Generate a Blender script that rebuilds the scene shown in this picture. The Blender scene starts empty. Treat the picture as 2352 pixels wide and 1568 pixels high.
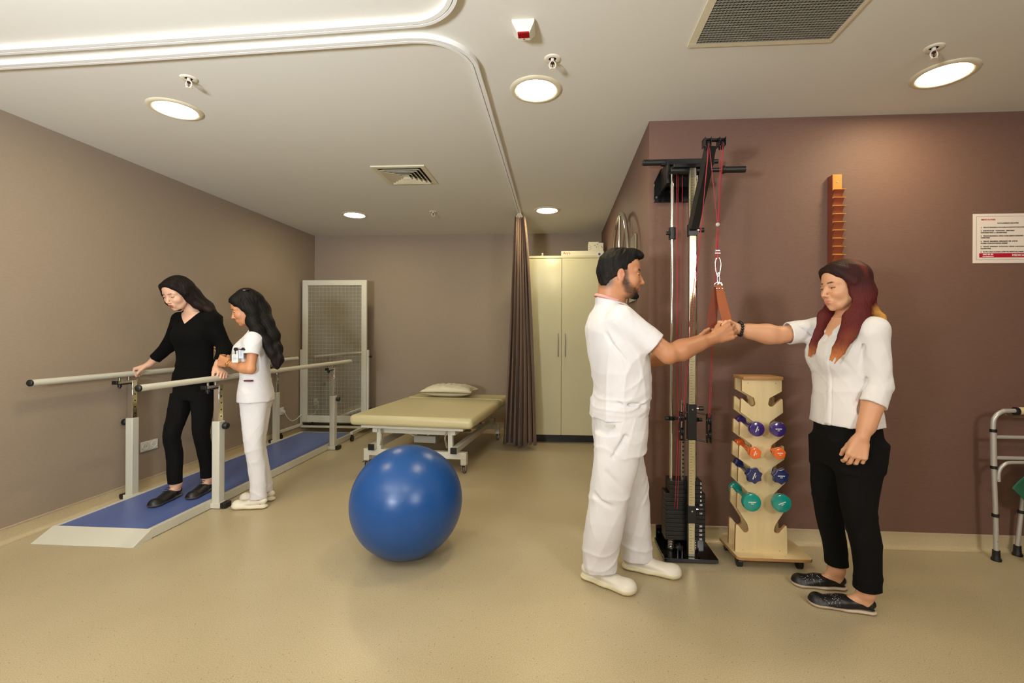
import bpy, bmesh, math, random
import numpy as np
from mathutils import Vector, Matrix
PI = math.pi
C = bpy.context.scene.collection
random.seed(4)

# ---------------------------------------------------------------- camera
cam_d = bpy.data.cameras.new('camera')
cam = bpy.data.objects.new('camera', cam_d)
C.objects.link(cam)
cam_d.sensor_width = 36
cam_d.lens = 1063.0 * 36 / 2352
cam_d.shift_x = -34 / 2352
cam_d.shift_y = -17 / 2352
cam_d.clip_start = 0.05
cam.matrix_world = (Matrix.Translation((0, 0, 1.30)) @ Matrix.Rotation(0.068, 4, 'Z')
                    @ Matrix.Rotation(PI / 2, 4, 'X') @ Matrix.Rotation(0.004, 4, 'Z'))
bpy.context.scene.camera = cam

# ---------------------------------------------------------------- light and exposure
sc = bpy.context.scene
sc.view_settings.view_transform = 'Standard'
sc.view_settings.look = 'None'
sc.view_settings.exposure = -0.17
sc.view_settings.gamma = 1.0
sc.view_settings.use_curve_mapping = False
sc.cycles.max_bounces = 10
sc.cycles.diffuse_bounces = 6
sc.cycles.glossy_bounces = 5
sc.cycles.sample_clamp_indirect = 4.0
sc.cycles.use_denoising = True
world = bpy.data.worlds.new('world')
world.use_nodes = True
world.node_tree.nodes['Background'].inputs[0].default_value = (1.0, 0.93, 0.82, 1)
world.node_tree.nodes['Background'].inputs[1].default_value = 0.05
sc.world = world
LAMP_STRENGTH = 100.0          # emission of each ceiling downlight disc
LAMP_COLOR = (1.0, 0.85, 0.53)
T = 2.657                     # ceiling height

def area(name, loc, rot, size, power, color, size_y=None):
    d = bpy.data.lights.new(name, 'AREA')
    d.energy = power; d.color = color; d.size = size
    if size_y:
        d.shape = 'RECTANGLE'; d.size_y = size_y
    o = bpy.data.objects.new(name, d)
    C.objects.link(o)
    o.location = loc
    o.rotation_euler = rot
    return o
# two photographer's strobes behind the camera: one thrown at the ceiling on the left, one softbox high on the right
area('bounced_strobe', (-1.5, -0.75, 1.45), (PI - 0.62, 0.0, 0.25), 0.45, 205, (0.91, 0.96, 1.0))
def aim(o, p):
    o.rotation_euler = (Vector(p) - Vector(o.location)).to_track_quat('-Z', 'Y').to_euler(); return o
aim(area('softbox', (2.05, -1.5, 2.25), (0, 0, 0), 0.55, 50, (1.0, 0.98, 0.96)), (0.4, 2.8, 1.0))
# ---------------------------------------------------------------- materials
def lin(c):
    return tuple(((v / 255) / 12.92 if v / 255 <= 0.04045 else ((v / 255 + 0.055) / 1.055) ** 2.4) for v in c)
def mat(name, rgb, rough=0.5, metal=0.0, bump=None, var=None, spec=0.5, emit=None, coat=0.0, sheen=0.0,
        trans=0.0, vcol=None, sss=0.0):
    """rgb in sRGB 0-255. bump=(scale xyz, strength, distance); var=(scale xyz, amount)"""
    m = bpy.data.materials.new(name)
    m.use_nodes = True
    nt = m.node_tree; N = nt.nodes; L = nt.links
    b = N['Principled BSDF']
    c = lin(rgb)
    b.inputs['Base Color'].default_value = (*c, 1)
    b.inputs['Roughness'].default_value = rough
    b.inputs['Metallic'].default_value = metal
    b.inputs['Specular IOR Level'].default_value = spec
    b.inputs['Coat Weight'].default_value = coat
    b.inputs['Coat Roughness'].default_value = 0.15
    b.inputs['Sheen Weight'].default_value = sheen
    b.inputs['Transmission Weight'].default_value = trans
    if sss:
        b.inputs['Subsurface Weight'].default_value = sss
        b.inputs['Subsurface Radius'].default_value = (0.012, 0.005, 0.003)
        b.inputs['Subsurface Scale'].default_value = 1.0
    if emit:
        b.inputs['Emission Color'].default_value = (*emit[0], 1)
        b.inputs['Emission Strength'].default_value = emit[1]
    src = None
    if vcol:
        a = N.new('ShaderNodeAttribute'); a.attribute_name = vcol
        src = a.outputs['Color']
        L.new(src, b.inputs['Base Color'])
    tc = None
    def coords(scale):
        nonlocal tc
        if tc is None: tc = N.new('ShaderNodeTexCoord')
        mp = N.new('ShaderNodeMapping'); mp.inputs['Scale'].default_value = scale
        L.new(tc.outputs['Object'], mp.inputs['Vector'])
        return mp.outputs['Vector']
    if var:
        n = N.new('ShaderNodeTexNoise'); n.inputs['Scale'].default_value = 1; n.inputs['Detail'].default_value = 4
        L.new(coords(var[0]), n.inputs['Vector'])
        mr = N.new('ShaderNodeMapRange')
        mr.inputs['From Min'].default_value = 0.25; mr.inputs['From Max'].default_value = 0.75
        mr.inputs['To Min'].default_value = 1 - var[1]; mr.inputs['To Max'].default_value = 1 + var[1]
        L.new(n.outputs['Fac'], mr.inputs['Value'])
        mx = N.new('ShaderNodeVectorMath'); mx.operation = 'SCALE'
        if src is not None: L.new(src, mx.inputs[0])
        else: mx.inputs[0].default_value = c
        L.new(mr.outputs['Result'], mx.inputs['Scale'])
        L.new(mx.outputs['Vector'], b.inputs['Base Color'])
    if bump:
        n = N.new('ShaderNodeTexNoise'); n.inputs['Scale'].default_value = 1; n.inputs['Detail'].default_value = 5
        L.new(coords(bump[0]), n.inputs['Vector'])
        bp = N.new('ShaderNodeBump'); bp.inputs['Strength'].default_value = bump[1]; bp.inputs['Distance'].default_value = bump[2]
        L.new(n.outputs['Fac'], bp.inputs['Height']); L.new(bp.outputs['Normal'], b.inputs['Normal'])
    return m

# ---------------------------------------------------------------- mesh builder
def frame(d):
    d = Vector(d).normalized()
    u = Vector((0, 0, 1)) if abs(d.z) < 0.95 else Vector((0, 1, 0))
    x = u.cross(d).normalized(); y = d.cross(x)
    return x, y, d
class MB:
    def __init__(s): s.v = []; s.f = []; s.mi = []; s.cur = 0
    def add(s, vs, fs):
        k = len(s.v); s.v += [tuple(v) for v in vs]
        s.f += [tuple(i + k for i in f) for f in fs]; s.mi += [s.cur] * len(fs); return s
    def box(s, lo, hi):
        x0, y0, z0 = lo; x1, y1, z1 = hi
        return s.add([(x0,y0,z0),(x1,y0,z0),(x1,y1,z0),(x0,y1,z0),(x0,y0,z1),(x1,y0,z1),(x1,y1,z1),(x0,y1,z1)],
                     [(0,3,2,1),(4,5,6,7),(0,1,5,4),(1,2,6,5),(2,3,7,6),(3,0,4,7)])
    def cbox(s, c, size, R=None):
        hx, hy, hz = size[0]/2, size[1]/2, size[2]/2
        P = [Vector(p) for p in ((-hx,-hy,-hz),(hx,-hy,-hz),(hx,hy,-hz),(-hx,hy,-hz),(-hx,-hy,hz),(hx,-hy,hz),(hx,hy,hz),(-hx,hy,hz))]
        if R is not None: P = [R @ p for p in P]
        return s.add([Vector(c) + p for p in P], [(0,3,2,1),(4,5,6,7),(0,1,5,4),(1,2,6,5),(2,3,7,6),(3,0,4,7)])
    def bar(s, a, b, w, h):
        a = Vector(a); b = Vector(b); x, y, d = frame(b - a)
        vs = [p + x*i*w/2 + y*j*h/2 for p in (a, b) for i, j in ((-1,-1),(1,-1),(1,1),(-1,1))]
        return s.add(vs, [(0,3,2,1),(4,5,6,7),(0,1,5,4),(1,2,6,5),(2,3,7,6),(3,0,4,7)])
    def cyl(s, a, b, r, r2=None, n=20):
        r2 = r if r2 is None else r2
        a = Vector(a); b = Vector(b); x, y, d = frame(b - a)
        vs = []
        for p, q in ((a, r), (b, r2)):
            vs += [p + (x*math.cos(2*PI*i/n) + y*math.sin(2*PI*i/n))*q for i in range(n)]
        return s.add(vs, [(i, (i+1) % n, n+(i+1) % n, n+i) for i in range(n)] + [tuple(range(n))[::-1], tuple(range(n, 2*n))])
    def tube(s, path, r, n=12, closed=False, flat=None):
        P = [Vector(p) for p in path]; m = len(P); vs = []
        T0 = None
        for i in range(m):
            if closed: t = (P[(i+1) % m] - P[i-1])
            else: t = P[min(i+1, m-1)] - P[max(i-1, 0)]
            t.normalize()
            if T0 is None: x, y, _ = frame(t)
            else:
                x = (x - t*x.dot(t)).normalized(); y = t.cross(x)
            T0 = t
            rr = r[i] if isinstance(r, (list, tuple)) else r
            fx, fy = flat if flat else (1, 1)
            vs += [P[i] + (x*math.cos(2*PI*j/n)*fx + y*math.sin(2*PI*j/n)*fy)*rr for j in range(n)]
        fs = [(i*n+j, i*n+(j+1) % n, ((i+1) % m)*n+(j+1) % n, ((i+1) % m)*n+j) for i in range(m if closed else m-1) for j in range(n)]
        if not closed: fs += [tuple(range(n))[::-1], tuple(range((m-1)*n, m*n))]
        return s.add(vs, fs)
    def lathe(s, prof, c, axis=(0,0,1), n=32):
        c = Vector(c); x, y, d = frame(axis); vs = []; m = len(prof)
        for r, z in prof:
            vs += [c + d*z + (x*math.cos(2*PI*i/n) + y*math.sin(2*PI*i/n))*max(r, 1e-5) for i in range(n)]
        fs = [(k*n+i, k*n+(i+1) % n, (k+1)*n+(i+1) % n, (k+1)*n+i) for k in range(m-1) for i in range(n)]
        return s.add(vs, fs + [tuple(range(n))[::-1], tuple(range((m-1)*n, m*n))])
    def prism(s, pts, o, u, v, t):
        """polygon pts (2d) in the plane o + a*u + b*v, thickened by the vector t (= u x v direction)"""
        o = Vector(o); u = Vector(u); v = Vector(v); t = Vector(t); n = len(pts)
        A = [o + u*a + v*b for a, b in pts]
        return s.add(A + [p + t for p in A], [tuple(range(n))[::-1], tuple(range(n, 2*n))] +
                     [(i, (i+1) % n, n+(i+1) % n, n+i) for i in range(n)])
    def sphere(s, c, r, n=24, m=14, sq=(1,1,1)):
        c = Vector(c); vs = [c + Vector((0,0,r*sq[2]))]
        for k in range(1, m):
            a = PI*k/m
            vs += [c + Vector((r*sq[0]*math.sin(a)*math.cos(2*PI*i/n), r*sq[1]*math.sin(a)*math.sin(2*PI*i/n), r*sq[2]*math.cos(a))) for i in range(n)]
        vs.append(c - Vector((0,0,r*sq[2])))
        fs = [(0, 1+i, 1+(i+1) % n) for i in range(n)]
        for k in range(m-2):
            fs += [(1+k*n+i, 1+(k+1)*n+i, 1+(k+1)*n+(i+1) % n, 1+k*n+(i+1) % n) for i in range(n)]
        e = len(vs)-1
        fs += [(e, 1+(m-2)*n+(i+1) % n, 1+(m-2)*n+i) for i in range(n)]
        return s.add(vs, fs)
    def build(s, name, m, parent=None, bevel=0.0, smooth=35, seg=2):
        me = bpy.data.meshes.new(name)
        off = Vector((0, 0, 0))
        q = parent
        while q is not None:
            off += q.location; q = q.parent
        me.from_pydata([tuple(Vector(v) - off) for v in s.v], [], s.f)
        for k in (m if isinstance(m, (list, tuple)) else [m]): me.materials.append(k)
        me.polygons.foreach_set('material_index', s.mi)
        bm = bmesh.new(); bm.from_mesh(me); bmesh.ops.recalc_face_normals(bm, faces=bm.faces); bm.to_mesh(me); bm.free()
        if smooth:
            me.polygons.foreach_set('use_smooth', [True]*len(me.polygons))
            me.set_sharp_from_angle(angle=math.radians(smooth))
        me.update()
        o = bpy.data.objects.new(name, me); C.objects.link(o)
        if parent is not None: o.parent = parent
        if bevel:
            b = o.modifiers.new('bevel', 'BEVEL'); b.width = bevel; b.segments = seg; b.limit_method = 'ANGLE'
            b.angle_limit = math.radians(40)
        return o
def tag(o, label=None, cat=None, group=None, kind=None):
    if label: o['label'] = label
    if cat: o['category'] = cat
    if group: o['group'] = group
    if kind: o['kind'] = kind
    return o
def thing(name, loc, label, cat, group=None):
    o = bpy.data.objects.new(name, None); C.objects.link(o); o.location = loc
    o.empty_display_size = 0.1
    return tag(o, label, cat, group)
def copy_tree(o, parent=None):
    c = o.copy(); C.objects.link(c)
    if parent is not None: c.parent = parent
    for ch in list(o.children): copy_tree(ch, c)
    return c
def text_mesh(name, s, size, m, parent, o, u, v, align='LEFT', ext=0.0004, bold=0.0):
    """lettering as a thin mesh: o = world position of the baseline start, u = reading direction, v = up direction"""
    cu = bpy.data.curves.new(name, 'FONT'); cu.body = s; cu.size = size; cu.align_x = align
    cu.extrude = ext; cu.offset = bold; cu.resolution_u = 2
    t = bpy.data.objects.new('tmp_text', cu); C.objects.link(t)
    dg = bpy.context.evaluated_depsgraph_get()
    me = bpy.data.meshes.new_from_object(t.evaluated_get(dg))
    bpy.data.objects.remove(t); bpy.data.curves.remove(cu)
    u = Vector(u).normalized(); v = Vector(v).normalized(); w = u.cross(v)
    off = Vector((0, 0, 0)); q = parent
    while q is not None: off += q.location; q = q.parent
    M = Matrix.Translation(Vector(o) - off) @ Matrix((u, v, w)).transposed().to_4x4()
    me.transform(M); me.materials.clear(); me.materials.append(m)
    ob = bpy.data.objects.new(name, me); C.objects.link(ob)
    if parent is not None: ob.parent = parent
    return ob

# material palette
STR_WALL = (36.0, 36.0, 280.0)
M_wall = mat('taupe_wallpaper', (151, 135, 118), 0.75, bump=(STR_WALL, 0.28, 0.002), var=((42, 42, 240), 0.06))
M_brown = mat('brown_wallpaper', (110, 81, 69), 0.65, bump=(STR_WALL, 0.3, 0.002), var=((42, 42, 240), 0.075))
M_ceil = mat('ceiling_paint', (218, 216, 208), 0.85, bump=((90, 90, 90), 0.04, 0.001))
M_white = mat('white_plastic', (228, 226, 218), 0.35)
M_cream = mat('cream_enamel', (205, 203, 190), 0.35, spec=0.5)
M_track = mat('white_track_enamel', (236, 236, 234), 0.3)
M_black = mat('black_plastic', (20, 20, 21), 0.42)
M_blackm = mat('black_powder_coated_steel', (17, 17, 18), 0.35, bump=((300, 300, 300), 0.05, 0.0005))
M_gloss_black = mat('glossy_black_steel', (12, 12, 13), 0.12)
M_chrome = mat('chrome', (225, 222, 216), 0.10, metal=1.0)
M_steel = mat('brushed_steel', (176, 170, 158), 0.35, metal=1.0, bump=((8, 8, 400), 0.1, 0.0005))
M_alu = mat('aluminium', (196, 194, 190), 0.38, metal=0.45)
M_maroon = mat('maroon_trim', (96, 22, 38), 0.6)
M_ink = mat('black_ink', (40, 38, 36), 0.7)
M_redink = mat('red_ink', (170, 32, 44), 0.6)
M_whiteink = mat('white_ink', (235, 235, 232), 0.6)

def floor_material():
    m = mat('speckled_vinyl', (184, 163, 122), 0.24, spec=0.4)
    nt = m.node_tree; N = nt.nodes; L = nt.links; b = N['Principled BSDF']
    tc = N.new('ShaderNodeTexCoord')
    def noise(scale, detail=3):
        n = N.new('ShaderNodeTexNoise'); n.inputs['Scale'].default_value = scale; n.inputs['Detail'].default_value = detail
        L.new(tc.outputs['Object'], n.inputs['Vector']); return n.outputs['Fac']
    def ramp(src, p0, p1, c0, c1):
        r = N.new('ShaderNodeValToRGB'); e = r.color_ramp.elements
        e[0].position = p0; e[0].color = (*c0, 1); e[1].position = p1; e[1].color = (*c1, 1)
        L.new(src, r.inputs['Fac']); return r.outputs['Color']
    base = ramp(noise(1.3, 3), 0.3, 0.7, lin((174, 160, 130)), lin((185, 171, 142)))
    grain = ramp(noise(210, 4), 0.36, 0.64, (0.84, 0.83, 0.80), (1.10, 1.10, 1.09))
    mx = N.new('ShaderNodeMix'); mx.data_type = 'RGBA'; mx.blend_type = 'MULTIPLY'; mx.inputs['Factor'].default_value = 1
    L.new(base, mx.inputs['A']); L.new(grain, mx.inputs['B'])
    vo = N.new('ShaderNodeTexVoronoi'); vo.inputs['Scale'].default_value = 50
    L.new(tc.outputs['Object'], vo.inputs['Vector'])
    sp = ramp(vo.outputs['Distance'], 0.075, 0.12, (1, 1, 1), (0, 0, 0))
    gate = ramp(noise(24, 1), 0.47, 0.50, (0, 0, 0), (1, 1, 1))
    mm = N.new('ShaderNodeMath'); mm.operation = 'MULTIPLY'
    L.new(sp, mm.inputs[0]); L.new(gate, mm.inputs[1])
    m2 = N.new('ShaderNodeMath'); m2.operation = 'MULTIPLY'; m2.inputs[1].default_value = 0.85
    L.new(mm.outputs[0], m2.inputs[0])
    m3 = N.new('ShaderNodeMix'); m3.data_type = 'RGBA'
    L.new(m2.outputs[0], m3.inputs['Factor']); L.new(mx.outputs['Result'], m3.inputs['A'])
    m3.inputs['B'].default_value = (*lin((110, 74, 40)), 1)
    # thin scuff marks
    w = N.new('ShaderNodeTexNoise'); w.inputs['Scale'].default_value = 2.2; w.inputs['Detail'].default_value = 2; w.inputs['Distortion'].default_value = 1.5
    L.new(tc.outputs['Object'], w.inputs['Vector'])
    rr = ramp(noise(0.8, 6), 0.35, 0.7, (0.27,)*3, (0.40,)*3)
    b.inputs['Roughness'].default_value = 0.33
    L.new(m3.outputs['Result'], b.inputs['Base Color'])
    bp = N.new('ShaderNodeBump'); bp.inputs['Strength'].default_value = 0.03; bp.inputs['Distance'].default_value = 0.001
    L.new(noise(160, 3), bp.inputs['Height']); L.new(bp.outputs['Normal'], b.inputs['Normal'])
    return m
M_floor = floor_material()
# ---------------------------------------------------------------- room shell
XL, XR, YB, YK, XE, YF = -3.40, 0.572, 2.99, 6.25, 4.3, -3.2
def struct(name, mb, m, **k):
    o = mb.build(name, m, None, **k); o['kind'] = 'structure'; return o
struct('floor', MB().box((XL-.1, YF-.1, -.1), (XE+.1, YK+.1, 0)), M_floor)
# ceiling with the recesses simply covered by the flush fittings
struct('ceiling', MB().box((XL-.1, YF-.1, T), (XE+.1, YK+.1, T+.1)), M_ceil)
struct('wall_left', MB().box((XL-.1, YF, 0), (XL, YK, T)), M_wall)
struct('wall_back', MB().box((XL, YK, 0), (XR, YK+.1, T)), M_wall)
# the projecting brown wall: the block that fills the right-hand back corner
struct('wall_right', MB().box((XR, YB, 0), (XE, YK+.1, T)), [M_brown])
struct('wall_end', MB().box((XE, YF, 0), (XE+.1, YB, T)), M_brown)
struct('wall_rear', MB().box((XL, YF-.1, 0), (XE, YF, T)), M_wall)
M_base = mat('coved_vinyl_skirting', (186, 170, 138), 0.35, var=((140, 140, 140), 0.10))
M_cap = mat('skirting_cap_strip', (190, 172, 148), 0.4)
def skirting(name, a, b, nrm):
    """coved skirting from a to b with the room on the side of nrm"""
    a = Vector(a); b = Vector(b); nrm = Vector(nrm)
    prof = [(0, 0), (0.035, 0.0008), (0.024, 0.003), (0.012, 0.010), (0.005, 0.024), (0.0035, 0.088), (0, 0.088)]
    mb = MB(); n = len(prof)
    mb.add([p + nrm*q[0] + Vector((0, 0, q[1])) for p in (a, b) for q in prof],
           [(i, (i+1) % n, n+(i+1) % n, n+i) for i in range(n)] + [tuple(range(n))[::-1], tuple(range(n, 2*n))])
    o = struct(name, mb, M_base)
    cp = MB(); s = [(0, 0.0885), (0.006, 0.0885), (0.006, 0.096), (0, 0.096)]
    cp.add([p + nrm*q[0] + Vector((0, 0, q[1])) for p in (a, b) for q in s],
           [(0,1,5,4),(1,2,6,5),(2,3,7,6),(3,0,4,7),(3,2,1,0),(4,5,6,7)])
    cp.build('cap_strip', M_cap, o)
skirting('baseboard_left', (XL, YF, 0), (XL, YK, 0), (1, 0, 0))
skirting('baseboard_back', (XL, YK, 0), (XR, YK, 0), (0, -1, 0))
skirting('baseboard_return', (XR, YB, 0), (XR, YK, 0), (-1, 0, 0))
skirting('baseboard_right', (XR, YB, 0), (XE, YB, 0), (0, -1, 0))

# ---------------------------------------------------------------- ceiling fittings
M_lamp = mat('lamp_diffuser', (255, 250, 235), 0.4, emit=(LAMP_COLOR, LAMP_STRENGTH))
M_rim = mat('satin_lamp_rim', (214, 206, 180), 0.3)
def downlight(x, y, label):
    t = thing('ceiling_downlight', (x, y, T), label, 'ceiling light', 'round recessed downlights')
    MB().lathe([(0.112, 0.0), (0.110, -0.006), (0.118, -0.010), (0.132, -0.009), (0.143, -0.004), (0.145, 0.0)], (x, y, T), n=48).build('lamp_rim', M_rim, t, smooth=60)
    MB().lathe([(0.0, -0.0075), (0.111, -0.0075), (0.1105, -0.003), (0.0, -0.003)], (x, y, T), n=48).build('diffuser', M_lamp, t, smooth=0)
downlight(-2.326, 2.66, 'lit round downlight in the ceiling left, above the parallel bars')
downlight(-0.129, 2.567, 'lit round downlight in the ceiling near the middle, beside the curved curtain track')
downlight(1.989, 2.541, 'lit round downlight in the ceiling at the right, in front of the brown wall')
downlight(-2.333, 5.154, 'small-looking far lit downlight above the standing mirror and the far end of the bars')
downlight(-0.128, 5.07, 'far lit downlight just right of the curtain, above the tall cabinet')
for i, (x, y) in enumerate(((-2.33, 0.1), (-0.13, 0.1), (1.99, 0.1), (-2.33, -2.2), (-0.13, -2.2), (1.99, -2.2))):
    downlight(x, y, 'lit round downlight in the ceiling behind the viewer')

M_spr = mat('sprinkler_white', (222, 216, 200), 0.35)
M_bulb = mat('dark_sprinkler_frame', (70, 38, 26), 0.4, metal=0.3)
def sprinkler(x, y, label, k=1.0):
    t = thing('fire_sprinkler', (x, y, T), label, 'sprinkler', 'ceiling fire sprinklers')
    MB().lathe([(0.018, 0), (0.020, -0.004), (0.036, -0.006), (0.041, -0.002), (0.042, 0)], (x, y, T), n=28).build('escutcheon', M_spr, t, smooth=50)
    b = MB(); b.cyl((x, y, T), (x, y, T-0.014), 0.009, n=14)
    ring = [(x + 0.016*math.cos(a), y, T-0.031 + 0.018*math.sin(a)) for a in np.linspace(0, 2*PI, 24, endpoint=False)]
    b.tube(ring, 0.0032, 8, closed=True); b.build('yoke', M_spr, t)
    MB().cyl((x, y, T-0.016), (x, y, T-0.046), 0.0025, n=8).cyl((x, y, T-0.018), (x, y, T-0.024), 0.009, n=10).build('bulb', M_bulb, t)
    MB().cyl((x, y, T-0.052), (x, y, T-0.055), 0.016, n=20).build('deflector', M_spr, t)
sprinkler(-1.973, 2.342, 'small white sprinkler head in front of the left downlight')
sprinkler(-0.034, 2.285, 'small white sprinkler head in front of the middle downlight')
sprinkler(1.762, 2.308, 'small white sprinkler head in front of the right downlight')
sprinkler(-1.394, 5.066, 'tiny far sprinkler head between the ceiling diffuser and the back wall')

# fire alarm sounder: pyramid with a red lens
x, y = -0.157, 2.035
t = thing('fire_alarm', (x, y, T), 'square white fire alarm unit with a red lens on the ceiling', 'fire alarm')
M_alarm = mat('alarm_white', (226, 220, 204), 0.35)
b = MB(); w = 0.049
b.add([(x-w, y-w, T), (x+w, y-w, T), (x+w, y+w, T), (x-w, y+w, T), (x-w, y-w, T-.012), (x+w, y-w, T-.012), (x+w, y+w, T-.012), (x-w, y+w, T-.012),
       (x-.027, y-.028, T-.046), (x+.027, y-.028, T-.046), (x+.027, y+.026, T-.046), (x-.027, y+.026, T-.046)],
      [(0,1,5,4),(1,2,6,5),(2,3,7,6),(3,0,4,7),(4,5,9,8),(5,6,10,9),(6,7,11,10),(7,4,8,11),(8,9,10,11),(3,2,1,0)])
b.build('housing', M_alarm, t, bevel=0.0015)
MB().box((x-.025, y-.0275, T-.049), (x+.025, y+.006, T-.0455)).box((x-.025, y-.030, T-.049), (x+.025, y-.026, T-.030)).build('red_lens', mat('red_lens', (150, 14, 22), 0.15), t, bevel=0.001)
MB().cyl((x, y+.017, T-.0462), (x, y+.017, T-.0468), 0.0045, n=6).build('flame_symbol', M_redink, t)

# square louvre diffuser
x0, y0, x1, y1 = -1.527, 3.655, -1.085, 4.10
t = thing('ceiling_diffuser', ((x0+x1)/2, (y0+y1)/2, T), 'square cream ceiling air diffuser with concentric louvres', 'air diffuser')
M_dif = mat('diffuser_cream', (214, 206, 180), 0.4)
cx, cy = (x0+x1)/2, (y0+y1)/2
def sqring(mb, r0, z0, r1, z1):
    A = [(cx+sx*r0, cy+sy*r0, z0) for sx, sy in ((-1,-1),(1,-1),(1,1),(-1,1))]
    B = [(cx+sx*r1, cy+sy*r1, z1) for sx, sy in ((-1,-1),(1,-1),(1,1),(-1,1))]
    A2 = [(p[0], p[1], p[2]+.0015) for p in A]; B2 = [(p[0], p[1], p[2]+.0015) for p in B]
    mb.add(A+B+A2+B2, [(i, (i+1) % 4, 4+(i+1) % 4, 4+i) for i in range(4)] + [(8+i, 12+i, 12+(i+1) % 4, 8+(i+1) % 4) for i in range(4)] +
           [(i, 8+i, 8+(i+1) % 4, (i+1) % 4) for i in range(4)] + [(4+i, 4+(i+1) % 4, 12+(i+1) % 4, 12+i) for i in range(4)])
b = MB(); sqring(b, 0.223, T-.001, 0.221, T-.010); sqring(b, 0.221, T-.010, 0.183, T-.010); sqring(b, .183, T-.010, .180, T-.0005)
b.build('frame', M_dif, t, smooth=0)
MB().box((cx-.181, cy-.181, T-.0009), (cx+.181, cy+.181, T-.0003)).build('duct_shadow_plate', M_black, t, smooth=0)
for k in range(5):
    b = MB(); ro = 0.172 - k*0.033
    sqring(b, ro, T-.022, max(ro-0.027, 0.004), T-.0035); sqring(b, ro+.001, T-.0235, ro-.002, T-.0215)
    b.build('louvre', M_dif, t, smooth=0)

# large honeycomb return-air grille
t = thing('return_air_grille', (0.93, 1.9, T), 'large grey honeycomb return air grille in the ceiling, cut by the top edge', 'air grille')
gx0, gx1, gy0, gy1 = 0.632, 1.226, 1.56, 2.192
b = MB()
for lo, hi in (((gx0-.035, gy1, T-.010), (gx1+.02, gy1+.03, T)), ((gx0-.035, gy0-.03, T-.010), (gx1+.02, gy0, T)),
               ((gx0-.035, gy0, T-.010), (gx0, gy1, T)), ((gx1, gy0, T-.010), (gx1+.02, gy1, T))): b.box(lo, hi)
b.build('frame', M_dif, t, bevel=0.0015)
MB().box((gx0, gy0, T-.0012), (gx1, gy1, T-.0004)).build('backing', mat('grille_filter_grey', (66, 62, 54), 0.9), t, smooth=0)
M_egg = mat('eggcrate_grey', (150, 146, 132), 0.45, metal=0.3)
b = MB(); ny = 40
for i in range(ny+1):
    yy = gy0 + (gy1-gy0)*i/ny
    b.box((gx0, yy-.0008, T-.010), (gx1, yy+.0008, T-.0015))
for i in range(41):
    xx = gx0 + (gx1-gx0)*i/40
    b.box((xx-.0008, gy0, T-.009), (xx+.0008, gy1, T-.0025))
b.build('eggcrate_core', M_egg, t, smooth=0)
# ---------------------------------------------------------------- curtain tracks and curtain
def arc(c, r, a0, a1, n=14): return [(c[0]+r*math.cos(a), c[1]+r*math.sin(a)) for a in np.linspace(a0, a1, n)]
def track(name, pts, label):
    """inverted-U ceiling rail swept along a flat path"""
    t = thing(name, (pts[0][0], pts[0][1], T), label, 'curtain track', 'curved curtain tracks')
    P = [Vector((p[0], p[1], 0)) for p in pts]; m = len(P)
    sec = [(-.019, 0), (-.019, -.024), (-.0045, -.024), (-.0045, -.008), (.0, -.008), (.0, -.024), (.019, -.024), (.019, 0)]
    b = MB(); vs = []; n = len(sec)
    for i in range(m):
        d = (P[min(i+1, m-1)] - P[max(i-1, 0)]).normalized(); s = Vector((d.y, -d.x, 0))
        vs += [P[i] + s*q[0] + Vector((0, 0, T+q[1])) for q in sec]
    b.add(vs, [(i*n+j, i*n+(j+1) % n, (i+1)*n+(j+1) % n, (i+1)*n+j) for i in range(m-1) for j in range(n)] + [tuple(range(n))[::-1], tuple(range((m-1)*n, m*n))])
    b.build('rail', M_track, t, smooth=30)
    return t
rl = 0.022
pts1 = [(XL+.02, 2.165)] + [(-2.2, 2.13), (-1.2, 2.088), (-0.68, 2.066)]
pts1 += arc((-0.655, 2.30), 0.232, -PI/2+.05, 0.0, 16)[1:] + [(-0.424, 3.2), (-0.428, 4.2), (-0.435, 5.12)]
track('curtain_track', pts1, 'white ceiling curtain track curving back towards the brown curtain')
pts2 = [(XL+.02, 2.055), (-2.2, 2.02), (-1.2, 1.985), (-0.66, 1.962)] + arc((-0.64, 1.73), 0.232, PI/2-.05, 0.0, 16)[1:] + [(-0.408, 0.9), (-0.41, -1.5)]
track('curtain_track', pts2, 'white ceiling curtain track nearest the viewer, curving out of the top edge')

M_curtain = mat('brown_curtain_cloth', (104, 80, 63), 0.7, sheen=0.2, bump=((500, 500, 500), 0.1, 0.0005), var=((6, 6, 1), 0.10))
t = thing('curtain', (-0.44, 5.2, 0.06), 'drawn-back brown curtain gathered in tall folds beside the cabinet', 'curtain')
b = MB(); rows = 26; cols = 150; vs = []
z0, z1 = 0.05, 2.612
for i in range(rows):
    f = i/(rows-1); z = z0 + (z1-z0)*f
    half = 0.135*(1-f)**0.8 + 0.055
    cxx = -0.438 + 0.012*math.sin(f*3)
    for j in range(cols):
        u = j/(cols-1)
        amp = 0.045 + 0.03*(1-f)
        ph = u*2*PI*7
        px_ = cxx + (u-.5)*2*half + 0.012*math.sin(ph*2+1)
        py_ = 5.20 + amp*math.sin(ph + 0.6*math.sin(f*4+u*5)) + 0.02*math.sin(u*7+f*3)
        vs.append((px_, py_, z + 0.02*math.sin(u*9)*(1-f)))
b.add(vs, [(i*cols+j, i*cols+j+1, (i+1)*cols+j+1, (i+1)*cols+j) for i in range(rows-1) for j in range(cols-1)])
o = b.build('cloth', M_curtain, t, smooth=80)
s_ = o.modifiers.new('thickness', 'SOLIDIFY'); s_.thickness = 0.002
b = MB()
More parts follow.
